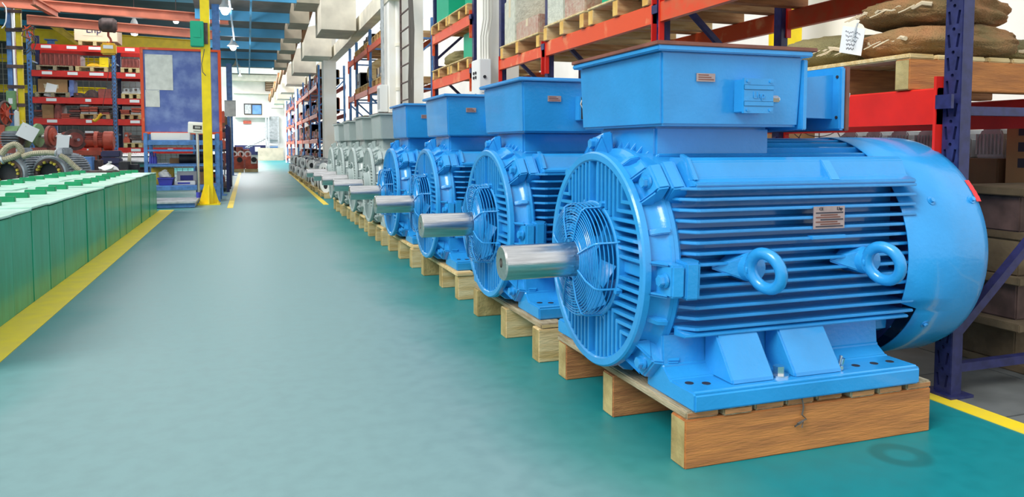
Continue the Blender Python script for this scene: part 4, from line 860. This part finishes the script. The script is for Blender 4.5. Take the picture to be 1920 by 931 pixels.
for q, (z, y, m, nm) in enumerate(((.14, .2, 'castred', 'red casting on the bottom of the dark shelf unit'), (.52, .3, 'castgrey', 'grey casting on the second shelf of the dark unit'), (.52, 1.4, 'brownred', 'brown part on the second shelf of the dark unit'), (.92, .5, 'castdark', 'dark part on the third shelf of the dark unit'), (.14, 1.5, 'brownred', 'brown part on the bottom of the dark shelf unit'))):
    x = su.location.x-.5; t = thing('machine_part', nm, 'part', (x+.25, 17.5+y, z+.001), 0, 'parts on the dark shelf unit'); MB().prism([(-.2, 0), (.2, 0), (.2, .12), (.12, .24), (-.12, .24), (-.2, .12)], 0, .5, 'y').out('body', m, t, 20, .01); MB().cyl((0, -.02, .13), (0, 0, .13), .06, None, 12).out('bore', 'dark', t)
# ---- left rack
RY = 24.0; A = at(62, 300, RY); Bp = at(219, 300, RY); Cp = Vector((2*Bp.x-A.x, RY, 0)); dx = Bp.x-A.x
lr = thing('pallet_rack', 'rack with red beams and light blue uprights behind the bins', 'rack', (A.x, RY, 0))
LV = [at(140, y, RY).z for y in (90.5, 139, 188.5, 228, 282)]
for i in range(3):
    for y in (0, .9):
        MB().box(i*dx-.055, i*dx+.055, y-.04, y+.04, 0, (4.1, LV[0]+.1, LV[0]+.1)[i]).out('upright', 'rackblue' if y == 0 else 'navy', lr, 0, .004)
        if y == 0:
            for q in range(28): MB().box(i*dx-.012, i*dx+.012, y-.045, y-.039, .3+.11*q, .36+.11*q).out('slot', 'castdark', lr, 0)
    for z in (.5, 1.3, 2.1, 2.9, 3.3): MB().box(i*dx-.02, i*dx+.02, .04, .86, z, z+.04).out('brace', 'rackblue', lr, 0)
LV = [at(140, y, RY).z for y in (90.5, 139, 188.5, 228, 282)]
for i in range(2):
    for q, z in enumerate(LV):
        for y in (-.06, .94):
            bm_ = MB().box(i*dx+.056, (i+1)*dx-.056, y-.025, y+.025, z-.09, z+.08).out('beam', 'red', lr, 0, .004)
            if y < 0:
                for u, wv in (((.12, .12), (.42, .12), (.68, .17)) if q < 2 else ((.16, .12), (.62, .07))): MB().box(i*dx+.056+u*dx, i*dx+.056+(u+wv)*dx, y-.029, y-.025, z-.03, z+.05).out('beam_label', 'paper', bm_, 0)
        MB().box(i*dx+.06, (i+1)*dx-.06, -.03, .92, z+.06, z+.08).out('deck', 'castdark', lr, 0) if q > 0 else None
def lz(q): return LV[q]+.081
def lpal(label, px0, px1, q, m='woodpale'):
    a, c = at(px0, 200, RY), at(px1, 200, RY); t = thing('pallet', label, 'pallet', (a.x, RY-.1, lz(q)), 0, 'pallets on the left rack'); L = c.x-a.x
    for x in (0, L/2-.04, L-.09): MB().box(x, x+.09, 0, .95, 0, .11).out('stringer', m, t, 0, .004)
    for y in (0, .3, .6, .85): MB().box(0, L, y, y+.1, .11, .135).out('deck_board', m, t, 0)
    return lz(q)+.136
def lit(name, label, cat, px0, px1, py0, z, m, style='box', m2=None, d=.7, Yo=.0):
    a, c = at(px0, 300, RY+Yo), at(px1, py0, RY+Yo); hh = max(.06, c.z-z); py1 = 273-(z-1)*(273-py0)/(c.z-1) if abs(c.z-1) > .05 else py0+10
    t = bx(name, label, cat, px0, px1, py0, py0+5, RY+Yo, d, m, 'none'); t.location = ((a.x+c.x)/2, RY+Yo, z)
    x = (c.x-a.x)/2; h = hh; m2 = m2 or m
    if style == 'box': MB().box(-x, x, 0, d, 0, h).out('body', m, t, 0, .008); MB().box(-x*.6, x*.3, -.006, 0, h*.3, h*.6).out('front_mark', m2, t, 0)
    elif style == 'fins':
        MB().box(-x, x, 0, d, 0, h*.9).out('body', m, t, 0, .01); MB().box(-x*.9, x*.9, .04, d, h*.9, h).out('cap', m, t, 0); n = max(5, int(x*2/.1))
        for k in range(n): xx = -x+2*x*(k+.5)/n; MB().box(xx-.015, xx+.015, -.06, 0, h*.06, h*.88).out('fin', m2, t, 0)
    elif style == 'stack':
        n = max(3, int(h/.06))
        for k in range(n): s_ = random.uniform(.8, 1); j = random.uniform(-.12, .12)*x; MB().box(-x*s_+j, x*s_+j, 0, d, h*k/n, h*(k+.78)/n).out('plate', m if k % 3 else m2, t, 0, .004)
    elif style == 'casting':
        MB().prism([(-x, 0), (x, 0), (x*.95, h*.35), (x*.6, h*.45), (x*.6, h), (-x*.6, h), (-x*.6, h*.45), (-x*.95, h*.35)], 0, d, 'y').out('body', m, t, 20, .008); MB().cyl((0, -.02, h*.7), (0, 0, h*.7), min(x*.35, h*.2), None, 14).out('bore', m2, t)
    elif style == 'hump': MB().prism([(-x, 0), (x, 0), (x*.8, h*.6), (x*.3, h), (-x*.35, h*.95), (-x*.85, h*.5)], 0, d, 'y').out('body', m, t, 40, .02); MB().box(-x*.2, x*.2, -.02, 0, 0, h*.4).out('tab', m2, t, 0)
    return t
z = lpal('pale pallet under the logo carton on top of the left rack', 152, 212, 0); z0_ = z
lc = lit('carton', 'large tan carton with dark logo lettering atop the left rack', 'box', 147, 219, 47, z, 'cartonpale', 'box', 'cartonpale', .9, -.05)
text_mesh('printed_logo', 'Lhp', .26, 'navy', lc, Matrix.Translation((-.05, -.012, .3)) @ FACE_NY, .002)
z = lpal('grey pallet under the finned brown block on the left rack', 72, 140, 1, 'woodgrey'); lit('finned_block', 'dark brown finned transformer block on the upper left rack', 'transformer', 80, 150, 101, z, 'brownred', 'fins', 'brownred')
z = lpal('pale pallet right of the finned brown block', 145, 205, 1); lit('yellow_part', 'flat yellow casting on the pallet beside the brown block', 'casting', 166, 190, 119, z, 'yellowhoist', 'hump', 'dirtyellow'); lit('yellow_part', 'upright yellow tube on the pallet beside the brown block', 'casting', 192, 203, 108, z, 'yellow', 'box', 'yellow', .2)
z = lpal('pale pallet under the red-brown box right of the blue upright', 229, 264, 1); lit('brown_box', 'red-brown ribbed box high right of the blue upright', 'box', 233, 261, 110, z, 'brownred', 'fins', 'brownred')
z = lpal('grey pallet under the taped carton on the left rack', 68, 132, 2, 'woodgrey'); lit('carton', 'long taped tan carton on the middle of the left rack', 'box', 76, 130, 149, z, 'carton', 'box', 'twine'); pn = thing('paper_sheet', 'white sheet hanging from the taped carton on the left rack', 'paper', tuple(at(92, 181, RY-.008))); MB().box(-.13, .13, -.004, 0, 0, .36).out('sheet', 'paper', pn, 0, 0, None, (0, R(14), 0)); MB().box(-.13, .13, 0, .06, .33, .345).out('clip', 'twine', pn, 0)
lit('purple_box', 'narrow lilac box end beside the taped carton', 'box', 131, 138, 150, z-.13, 'boardblue', 'box', 'boardblue', .5)
lit('dark_casting', 'dark humped casting on the middle level of the left rack', 'casting', 160, 186, 168, lz(2), 'castdark', 'hump', 'castdark'); lit('brown_box', 'small brown box left of the blue upright, middle level', 'box', 188, 208, 167, lz(2), 'brownred', 'box', 'brownred'); lit('brown_box', 'low dark box on the middle level near the taped carton', 'box', 136, 158, 174, lz(2), 'castdark', 'casting', 'brownred')
z = lpal('pale pallet under grey castings right of the blue upright', 229, 264, 2); lit('grey_casting', 'pale grey casting group right of the blue upright', 'casting', 232, 246, 166, z, 'castgrey', 'casting', 'castdark'); lit('grey_casting', 'second pale grey casting next to the blue board edge', 'casting', 248, 265, 165, z, 'castgrey', 'casting', 'castdark')
for q, (a_, c_, p_, m, st, lb) in enumerate(((66, 80, 205, 'castdark', 'stack', 'dark plate pile at the far left of the lower rack level'), (82, 100, 196, 'carton', 'box', 'tan box between dark plates on the lower left rack'), (104, 116, 188, 'brownred', 'hump', 'brown hanging cover on the lower left rack'), (116, 132, 212, 'castred', 'stack', 'low pile of red plates on the lower left rack'), (131, 150, 201, 'castdark', 'stack', 'dark plate pile in the middle of the lower left rack'))): lit('part_pile', lb, 'parts', a_, c_, p_, lz(3), m, st, 'brownred' if m == 'castdark' else m)
z = lpal('orange-stained pallet of red castings on the lower left rack', 151, 206, 3, 'wood')
for a_, c_, p_, m, lb in ((153, 168, 195, 'castred', 'tall red casting pile on the stained pallet'), (169, 184, 199, 'castred', 'middle red casting pile on the stained pallet'), (186, 205, 200, 'castdark', 'dark casting pile on the stained pallet')): lit('casting_pile', lb, 'castings', a_, c_, p_, z, m, 'stack', 'castgrey' if m == 'castred' else 'brownred')
z = lpal('stained pallet of red castings right of the blue upright', 227, 266, 3, 'wood'); lit('casting_pile', 'left red casting pile right of the blue upright', 'castings', 228, 243, 205, z, 'castred', 'stack', 'brownred'); lit('casting_pile', 'right red casting pile right of the blue upright', 'castings', 247, 264, 201, z, 'castred', 'stack', 'castgrey')
z = lpal('pale pallet of small red parts low right of the upright', 231, 265, 4); lit('grey_casting', 'square grey pump casting low right of the upright', 'casting', 232, 243, 248, z, 'castred', 'casting', 'castgrey'); lit('dark_casting', 'dark parts beside the square pump casting', 'casting', 246, 264, 252, z, 'castdark', 'stack', 'castgrey')
for q, (a_, c_, p_, m) in enumerate(((66, 90, 245, 'castdark'), (92, 118, 252, 'castgrey'), (122, 145, 246, 'castdark'), (150, 172, 250, 'castgrey'), (176, 206, 247, 'castdark'))): lit('dark_casting', 'dim casting on the lowest level of the left rack, %s from left' % NTH[q], 'casting', a_, c_, p_, lz(4), m, 'casting', 'castdark')
# wire fence behind the rack
wfn = MB()
for k in range(46): x = -9+.16*k; wfn.box(x-.006, x+.006, 26.2, 26.212, 0, 4.0)
for k in range(26): wfn.box(-9, -1.7, 26.212, 26.224, .1+.15*k, .112+.15*k)
tag(wfn.out('wire_fence', 'wiremesh', None, 0), 'wire mesh fence standing behind the left rack', 'fence', kind='stuff')
# ---- overhead steel on the left
def ibeam(name, label, p, q, h, w, m, cat='beam'):
    t = thing(name, label, cat, tuple(p)); q = Vector(q)-Vector(p); 
    MB().obox((0, 0, 0), q, .02, h).out('web', m, t, 0); up = Vector((0, 0, h/2)); MB().obox(up, q+up, w, .025).out('flange', m, t, 0); MB().obox(-up, q-up, w, .025).out('flange', m, t, 0); return t
p0, p1 = atZ(-12, 8, 3.72), atZ(428, 40, 3.72)
ibeam('roof_beam', 'upper red-oxide steel beam crossing the top left corner', atZ(-20, 2, 3.9), atZ(428, 38, 3.9), .19, .14, 'beamred'); ibeam('roof_beam', 'lower red-oxide steel beam carrying the chain hoist', atZ(50, 37, 3.5), atZ(412, 67, 3.5), .17, .13, 'beamred')
ibeam('roof_beam', 'short red-oxide girder stub angled at the top left', at(62, 2, 17), at(108, 28, 18.2), .12, .1, 'beamred')
ibeam('crane_girder', 'long yellow crane girder behind the left rack', at(-10, 62, 27.5), at(420, 92, 27.5), .42, .2, 'yellow'); ibeam('crane_girder', 'lower yellow crane girder seen through the left rack', at(-10, 108, 29), at(210, 118, 29), .22, .2, 'yellow'); ibeam('crane_girder', 'yellow girder low behind the taped carton', at(-10, 165, 31), at(200, 172, 31), .25, .2, 'yellow')
ibeam('crane_girder', 'slanting yellow brace under the tan carton', at(92, 42, 26.9), at(150, 82, 26.9), .2, .1, 'dirtyellow')
p = at(95, 100, 26.6); cbx = thing('steel_post', 'blue steel post behind the finned brown block', 'post', (p.x, 26.7, 0), 0, 'blue steel posts'); MB().box(-.09, .09, -.06, .06, 0, 4.2).out('shaft', 'bluesteel', cbx, 0); MB().box(-.16, .16, -.12, .12, 4.2, 4.23).out('cap_plate', 'bluesteel', cbx, 0)
# ladder-like column
lc_ = thing('braced_column', 'blue and yellow twin column tied by brown rungs at far left', 'column', (at(23, 200, 18.5).x, 18.5, 0)); x0 = lc_.location.x
for px0, px1, m, nm in ((18, 27, 'bluesteel', 'blue_post'), (29, 33, 'bright_steel', 'pipe'), (36, 46, 'yellow', 'yellow_post')):
    a, c = at(px0, 200, 18.5).x-x0, at(px1, 200, 18.5).x-x0; MB().box(a, c, -.05, .05, 0, 4.9).out(nm, m, lc_, 0, .004)
for q, py in enumerate((22, 57, 90, 125, 163, 197)): z = at(30, py, 18.5).z; MB().box(at(17, 200, 18.5).x-x0, at(49, 200, 18.5).x-x0, -.08, -.05, z-.035, z+.035).out('tie_bar', 'castdark', lc_, 0)
cbn = thing('cable_bundle', 'tangle of orange and dark cables hanging by the twin column', 'cable', tuple(at(56, 50, 18.3)))
for q in range(9): MB().tube([(random.uniform(-.1, .1)+.02*j*(q % 3-1), -.02*(q % 4), -.09*j+random.uniform(-.03, .03)) for j in range(7 if q % 2 else 4)], .011, 5).out('cable', 'orangeworn' if q % 2 == 0 else 'cable', cbn)
MB().obox((-.3, .12, -.03), (.1, .0, -.03), .03, .03).out('clamp', 'castdark', cbn, 0)
wc = thing('white_cable', 'white cable looping down at the top left corner', 'cable', tuple(at(11, 10, 18))); MB().tube([at(x, y, 18)-at(11, 10, 18) for x, y in ((4, 5), (11, 14), (12, 25), (11, 40), (8, 48), (3, 53))], .012, 6).out('cable', 'plasticwhite', wc)
for q, (m, a_, c_, t_, lb) in enumerate((('motorgreen', 12, 28, 170, 'green labelled panel box behind the orange fan'), ('plasticwhite', 27, 34, 208, 'white notice card beside the green panel box'))): bx('panel_box', lb, 'box', a_, c_, t_, t_+35, 18.33, .1, m, 'box', None, 'paper')
# chain hoist
hp = at(203, 62, 17.5); hs = thing('chain_hoist', 'dark chain hoist with red hook and yellow load block', 'hoist', tuple(hp))
MB().lathe([(-.16, 0), (-.16, .10), (-.10, .145), (.1, .145), (.16, .1), (.16, 0)], 20, (0, 0, .16), 'x').out('motor_body', 'castdark', hs); bp_ = atZ(50, 37, 3.5).lerp(atZ(412, 67, 3.5), .42)-hp; MB().obox((0, 0, .28), bp_+Vector((0, 0, -.1)), .05, .05).out('trolley', 'castdark', hs, 0)
MB().tube([(0, 0, .02), (0, 0, -.06), (.035, 0, -.11), (.05, 0, -.16), (.02, 0, -.21), (-.03, 0, -.19)], .022, 8).out('hook', 'castred', hs)
hb = at(204, 92, 17.5)-hp; MB().box(-.14, .14, -.08, .08, -.12, .12).out('load_block', 'yellowhoist', hs, 0, .03, hb); MB().box(-.09, .09, -.085, -.08, -.0, .07).out('block_label', 'paper', hs, 0, 0, hb)
ch = MB()
for q in range(46): ch.torus((hb.x+.05, hb.y, hb.z-.14-.036*q), (1, 0, 0) if q % 2 else (0, 1, 0), .017, .005, 8, 4); ch.torus((hb.x+.12, hb.y, hb.z-.12-.036*q), (1, 0, 0) if q % 2 else (0, 1, 0), .017, .005, 8, 4)
o = ch.out('chain', 'castdark', hs); o['kind'] = 'stuff'
lh = at(184, 222, 17.5)-hp; MB().tube([lh+Vector((.07, 0, .09)), lh+Vector((.03, 0, .06)), lh, lh+Vector((-.06, 0, -.05)), lh+Vector((-.1, 0, -.03))], .03, 8).out('lower_hook', 'yellowhoist', hs)
MB().tube([lh+Vector((.07, 0, .09)), lh+Vector((.10, 0, .3)), (hb.x+.05, hb.y, hb.z-.12)], .006, 5).out('sling', 'castdark', hs)
# ---- lamps
def lamp(label, px, py, Y, s=1.0, top=4.6, on=True):
    p = at(px, py, Y); t = thing('pendant_lamp', label, 'lamp', tuple(p), 0, 'bell-shaped hall lamps')
    MB().lathe([(.22*s, 0), (.22*s, .03*s), (.16*s, .06*s), (.10*s, .075*s), (0, .16*s), (-.005, .155*s), (.09*s, .06*s)], 20, (0, 0, 0), 'z').out('shade', 'plasticwhite', t); MB().cyl((0, 0, .22*s), (0, 0, max(.3, top-p.z)), .01, None, 6).out('rod', 'castdark', t)
    if on:
        b = MB(); b.lathe([(-.13*s, 0), (-.12*s, .05*s), (-.06*s, .085*s), (0, .08*s), (.06*s, .04*s), (.06*s, 0)], 14, (0, 0, 0), 'z'); b.out('bulb', 'lampglow', t, 60)
        l = bpy.data.lights.new('bulb_light', 'POINT'); l.energy = 14*s; l.shadow_soft_size = .1; lo_ = bpy.data.objects.new('bulb_light', l); COL.objects.link(lo_); lo_.parent = t; lo_.location = (0, 0, -.24*s)
lamp('brightest hall lamp shining above the left rack', 252, 55, 21, 1.2, 5.5); lamp('lit hall lamp at the top of the thick blue post', 422, 16, 17.0, 1.0, 4.6); lamp('lit hall lamp beside the slim blue post', 437, 86, 22, .95, 3.9); lamp('small hall lamp under the blue roof, third along the aisle', 443, 124, 29, .9, 3.9, False); lamp('dim hall lamp between the red-oxide beams', 330, 36, 20, .8, 5.0); lamp('smallest hall lamp in front of the end wall', 450, 143, 38, .6, 3.9, False)
# ---- red bench with rotors and motors
def bench(label, px0, px1, py, Y, d, m, th=.1):
    a, c = at(px0, py, Y), at(px1, py, Y); t = thing('steel_bench', label, 'bench', (a.x, Y, 0), 0, 'red steel benches'); L = c.x-a.x
    MB().box(0, L, 0, d, a.z-th, a.z).out('top', m, t, 0, .004)
    for x in (.02, L*.55, L-.1):
        for y in (.02, d-.1): MB().box(x, x+.08, y, y+.08, 0, a.z-th).out('leg', m, t, 0)
    return a.z
zb = bench('dark red steel bench at left holding the green motor', -40, 88, 277, 15.6, .8, 'brownred'); zb2 = bench('red steel bench at centre left holding the red motor', 118, 217, 282, 17.6, .8, 'castred')
def disc(b, c, ax, r, t_, n=28): c = Vector(c); ax = Vector(ax).normalized(); b.cyl(c-ax*t_/2, c+ax*t_/2, r, None, n)
def wp(px, py, Y): return at(px, py, Y)
ax = Vector((.975, -.22, 0))
p = wp(10, 213, 15.9); of = thing('orange_motor', 'orange motor with spoked fan wheel at the left edge', 'motor', (p.x, p.y, zb)); q = p-of.location
b = MB(); disc(b, q-ax*.18, ax, .20, .3); b.out('body', 'castred', of); b = MB(); b.torus(q, ax, .215, .02, 32, 8); b.out('fan_rim', 'castdark', of)
b = MB(); [b.obox(q, q+Vector((.37*math.cos(k*PI/4), .93*math.cos(k*PI/4), math.sin(k*PI/4)))*.21, .026, .018) for k in range(8)]; o = b.out('fan_spokes', 'orangefan', of); o['kind'] = 'stuff'
b = MB(); disc(b, q, ax, .06, .07, 16); b.out('hub', 'orangefan', of); MB().box(q.x-.4, q.x-.0, q.y-.12, q.y+.12, 0, max(.03, q.z-.2)).out('foot', 'castred', of, 0)
p = wp(24, 240, 15.75); fd = thing('finned_drum', 'dark ribbed rotor drum below the orange fan', 'rotor', (p.x, p.y, zb)); b = MB(); disc(b, (0, 0, .15), ax, .10, .3, 24); b.out('core', 'castdark', fd)
for k in range(18): a = 2*PI*k/18; MB().box(-.15, .15, -.005, .005, .09, .148).out('fin', 'statorgrey', fd, 0, 0, (0, 0, .15), (a, 0, R(-21)))
gp = wp(47, 238, 15.9); gm = thing('green_motor', 'green flanged motor with paper sheet on the dark red bench', 'motor', (gp.x, gp.y, zb)); r0 = .225; q = Vector((0, 0, r0))
for off, rr, tt, m, nm in ((-.16, .17, .24, 'motorgreen', 'body'), (0, r0, .04, 'motorgreen', 'flange'), (.22, r0*.95, .04, 'motorgreen', 'flange'), (.11, .1, .22, 'castdark', 'spigot'), (.42, .035, .4, 'steel', 'shaft'), (-.02, .2, .05, 'castdark', 'cover')): b = MB(); disc(b, q+ax*off, ax, rr, tt); b.out(nm, m, gm)
MB().box(-.14, .14, -.004, 0, -.13, .13).out('paper', 'paper', gm, 0, 0, q+Vector((.12, -.35, .05)), (R(-8), R(28), R(12))); MB().tube([q+Vector((.1, -.36, .15)), q+Vector((.0, -.2, .26)), q+Vector((0, 0, .27))], .004, 4).out('tie', 'twine', gm)
rp_ = wp(95, 243, 15.7); rr_ = thing('red_rotor', 'red rotor disc with steel shaft beside the green motor', 'rotor', (rp_.x, rp_.y, zb)); q = Vector((0, 0, .20))
for off, rr, tt, m, nm in ((0, .20, .05, 'brownred', 'rim'), (.02, .155, .06, 'castred', 'disc'), (.04, .08, .07, 'castred', 'hub'), (.1, .03, .5, 'steel', 'shaft')): b = MB(); disc(b, q+ax*off, ax, rr, tt); b.out(nm, m, rr_)
MB().box(-.1, .1, -.004, 0, -.25, .05).out('paper', 'paper', rr_, 0, 0, q+Vector((.22, -.12, -.02)), (0, R(6), 0))
p = wp(140, 262, 17.7); bd_ = thing('brown_motor', 'brown motor showing its big round flange on the red bench', 'motor', (p.x, p.y, zb2)); q = Vector((0, 0, .22)); ax2 = Vector((.45, -.89, 0))
for off, rr, tt, m, nm in ((0, .22, .06, 'castdark', 'flange'), (.02, .15, .06, 'brownred', 'face'), (-.3, .17, .5, 'brownred', 'body'), (.12, .03, .25, 'steel', 'shaft')): b = MB(); disc(b, q+ax2*off, ax2, rr, tt); b.out(nm, m, bd_)
p0, p1 = wp(158, 266, 17.9), wp(214, 266, 17.9); rmz = thing('red_motor', 'red horizontal motor with round end cowl on the red bench', 'motor', (p0.x, 17.9, zb2)); L = p1.x-p0.x; q = Vector((0, 0, .2))
b = MB(); b.lathe([(0, 0), (0, .15), (L*.7, .15)], 24, q); b.out('body', 'castred', rmz); b = MB(); b.lathe([(L*.66, .19), (L*.68, .2), (L*.96, .2), (L, .17), (L, 0)], 24, q); b.out('fan_cowl', 'castred', rmz); b = MB(); b.lathe([(.2, .15), (.2, .2), (.27, .2), (.27, .15)], 24, q); b.out('end_ring', 'castred', rmz)
for k in range(10): a = R(20+k*14); MB().box(.03, L*.64, -.004, .004, .148, .175).out('fin', 'brownred', rmz, 0, 0, q, (R(95)-a*1.0, 0, 0))
MB().box(.1, L*.6, -.14, .14, 0, .06).out('foot', 'castred', rmz, 0); MB().box(.05, .2, -.16, -.12, .36, .40).out('label_card', 'paper', rmz, 0)
# ---- stators with yellow windings and hoses behind the bins
def stator(label, px, Y, r, zc, rz):
    p = at(px, 320, Y); t = thing('motor_stator', label, 'stator', (p.x, Y, 0), rz, 'open grey stators behind the bins'); q = Vector((0, 0, zc))
    MB().lathe([(0, r*.82), (0, r*.95), (.03, r), (.7, r), (.72, r*.8), (.70, r*.72), (.03, r*.80)], 32, q, 'y').out('frame', 'statorgrey', t)
    b = MB(); b.lathe([(-.012, r*.66), (-.012, r*.84), (.02, r*.84), (.02, r*.66)], 32, q, 'y'); b.out('front_ring', 'castdark', t)
    for k in range(20): a = 2*PI*k/20; MB().box(-.02, .02, -.04, .03, r*.56, r*.70).out('coil_end', 'copper' if k % 3 else 'castdark', t, 0, .006, q, (0, a, 0))
    MB().lathe([(.05, 0), (.05, r*.7)], 20, q, 'y').out('bore', 'dark', t)
    for k in range(26):
        a = R(-100+200*k/25)
        MB().box(-.008, .008, .06, .66, r*.98, r*1.13).out('fin', 'statorgrey', t, 0, 0, q, (0, a, 0))
    MB().box(-r, r, .05, .65, 0, zc-r*.9).out('stand', 'castdark', t, 0); tb2 = MB().box(.05, r*.6, .12, .4, zc+r, zc+r+.12).out('terminal_box', 'statorgrey', t, 0, .02); return t
stator('left grey stator with yellow windings, cut by the photo edge', 14, 13.4, .27, .58, R(-18)); stator('right grey stator with yellow windings behind the green bins', 92, 13.4, .27, .58, R(-18))
def hose(label, pts, r, Y):
    pts = [at(x, y, Y+(d if False else 0)) for x, y in pts]; o = Vector(pts[0]); t = thing('flexible_hose', label, 'hose', tuple(o), 0, 'corrugated hoses over the stators')
    P_ = []
    for i in range(len(pts)-1):
        for k in range(14): 
            u = k/14; p_1 = pts[max(0, i-1)]; p0_ = pts[i]; p1_ = pts[i+1]; p2_ = pts[min(len(pts)-1, i+2)]
            P_.append(.5*((2*p0_)+(p1_-p_1)*u+(2*p_1-5*p0_+4*p1_-p2_)*u*u+(3*p0_-p_1-3*p1_+p2_)*u**3)-o)
    MB().tube(P_, r, 10, False, lambda i: r*(1.0 if i % 2 else .84)).out('hose', 'duct', t, 25); MB().tube([P_[-1]+(P_[-1]-P_[-3])*.0, P_[-1]+(P_[-1]-P_[-3])*1.2], r*1.15, 12).out('end_cuff', 'castgrey', t); return t
hose('fat corrugated hose arching at the left edge above the stator', [(2, 290), (14, 276), (30, 271), (40, 283), (30, 292), (5, 300)], .05, 13.35); hose('corrugated hose crossing between the two stators', [(42, 294), (60, 288), (85, 286), (104, 287)], .045, 13.3); hose('corrugated hose sloping down right of the right stator', [(112, 291), (125, 298), (138, 310), (150, 320)], .042, 13.3)
# ---- odds and ends behind the bins
t = bx('navy_drum', 'stack of dark navy ribbed tanks below the blue upright', 'tank', 189, 223, 288, 316, 15.2, .35, 'navydrum', 'none')
for k in range(3): MB().box(-.17+.012*k, .17, 0, .3, .0+.125*k-.3, .118+.125*k-.3).out('rib', 'navydrum', t, 0, .02, (0, 0, .25))
MB().box(-.03, .03, -.005, 0, .1, .13).out('label_dot', 'paper', t, 0); MB().box(-.17, .17, 0, .3, -t.location.z, -.05).out('stand', 'castdark', t, 0)
t = bx('steel_pipe', 'wide polished steel pipe lying left of the workbench', 'pipe', 226, 270, 294, 320, 16.2, .3, 'steel', 'none'); MB().cyl((-.28, .17, .17), (.32, .17, .17), .17, None, 28).out('pipe', 'steel', t); MB().cyl((-.08, .17, .17), (-.02, .17, .17), .178, None, 28).out('band', 'duct', t); MB().box(-.25, .3, .02, .32, -t.location.z, 0.02).out('cradle', 'castdark', t, 0)
t = bx('ring_casting', 'red ring casting with open bore on the steel pipe', 'casting', 226, 262, 280, 294, 17.2, .3, 'castred', 'none'); MB().lathe([(0, .07), (0, .14), (.08, .16), (.08, .07)], 24, (0, 0, 0), 'z').out('ring', 'castred', t); MB().box(.1, .45, -.1, .1, 0, .07).out('arm', 'castred', t, 0); MB().box(-.2, .45, -.15, .15, -t.location.z, 0).out('stand', 'castdark', t, 0)
t = onb('plastic_bag', 'white crumpled bag lying at the far edge of the green bins', 'bag', 186, 219, 307, .61, 13.2, .3, 'plasticwhite', 'bag', 'paperold'); MB().box(-.3, .3, 0, .4, -.61, 0).out('stand', 'castdark', t, 0)
for q, (a_, c_, p_, m, lb) in enumerate(((152, 172, 294, 'bluesteel', 'blue machine part between the hose and navy tanks'), (174, 188, 300, 'castdark', 'black machine part left of the navy tanks'), (222, 240, 303, 'blackrubber', 'black motor lying right of the navy tanks'), (240, 258, 308, 'blackrubber', 'black round part at the foot of the steel pipe'))):
    t = onb('machine_part', lb, 'part', a_, c_, p_, 0, 14.3+.2*q, .3, m, 'box', 'castgrey')
# ---- far red castings on pallets in the aisle
for q, (a_, c_, lb) in enumerate(((433, 458, 'left'), (459, 485, 'right'))):
    A_, C_ = at(a_, 310, 30.6), at(c_, 310, 30.6)
    pallet('pallet', 'pale pallet under the %s red casting far down the aisle' % lb, 0, C_.x-A_.x-.02, [0, .35, .7], (A_.x, 30.6, 0), h=.10, bt=.02, sw=.08, nb=4, mats=('woodpale', 'woodend', 'woodpale'), group='far pallets of red castings')
    t = thing('red_housing', '%s red motor housing on a pallet far down the aisle' % lb, 'casting', ((A_.x+C_.x)/2, 30.65, .121), 0, 'far red castings'); w_ = (C_.x-A_.x)/2*.9
    MB().prism([(-w_, 0), (w_, 0), (w_, .3), (w_*.7, .48), (-w_*.7, .48), (-w_, .3)], 0, .6, 'y').out('body', 'castred', t, 20, .02); MB().box(-w_*.1, w_*.8, -.05, 0, .2, .5).out('terminal_face', 'plasticwhite' if q else 'castred', t, 0); MB().cyl((w_*.35, -.06, .35), (w_*.35, -.05, .35), .1, None, 16).out('bore', 'dark', t)
    for k in range(3): MB().lathe([(0, .07), (0, .13), (.05, .13), (.05, .07)], 16, (-w_*.6+.25*k, .2, .56), 'y').out('ring', 'plasticwhite', t) if q == 0 else None
for q in range(3): p = at(436+12*q, 290, 36); t = thing('machine_block', 'dark red machine block behind the far castings, %s from the post' % NTH[q], 'machine', (p.x, 34.5, 0), 0, 'machines at the hall end'); MB().box(-.18, .18, 0, .8, 0, .95-.1*(q == 2)).out('body', 'brownred', t, 0, .02); MB().box(-.1, .1, -.02, 0, .4, .7).out('panel', 'castred', t, 0)
for q, (px, m) in enumerate(((424, 'castred'), (428, 'carton'))):
    p = at(px, 240, 24+4*q); t = thing('hanging_rack', 'tall red and brown part stand beyond the slim post, %s one' % NTH[q], 'stand', (p.x-.15, 24+4*q, 0), 0, 'tall stands beyond the posts'); MB().box(-.03, .03, 0, .06, 0, 2.2).out('pole', 'castgrey', t, 0); MB().box(-.2, .2, -.2, .2, 0, .03).out('base', 'castgrey', t, 0)
    for k in range(4): MB().box(-.15, .12, -.06, .1, .4+.42*k, .75+.42*k).out('part', m if k % 2 else 'brownred', t, 0, .02)
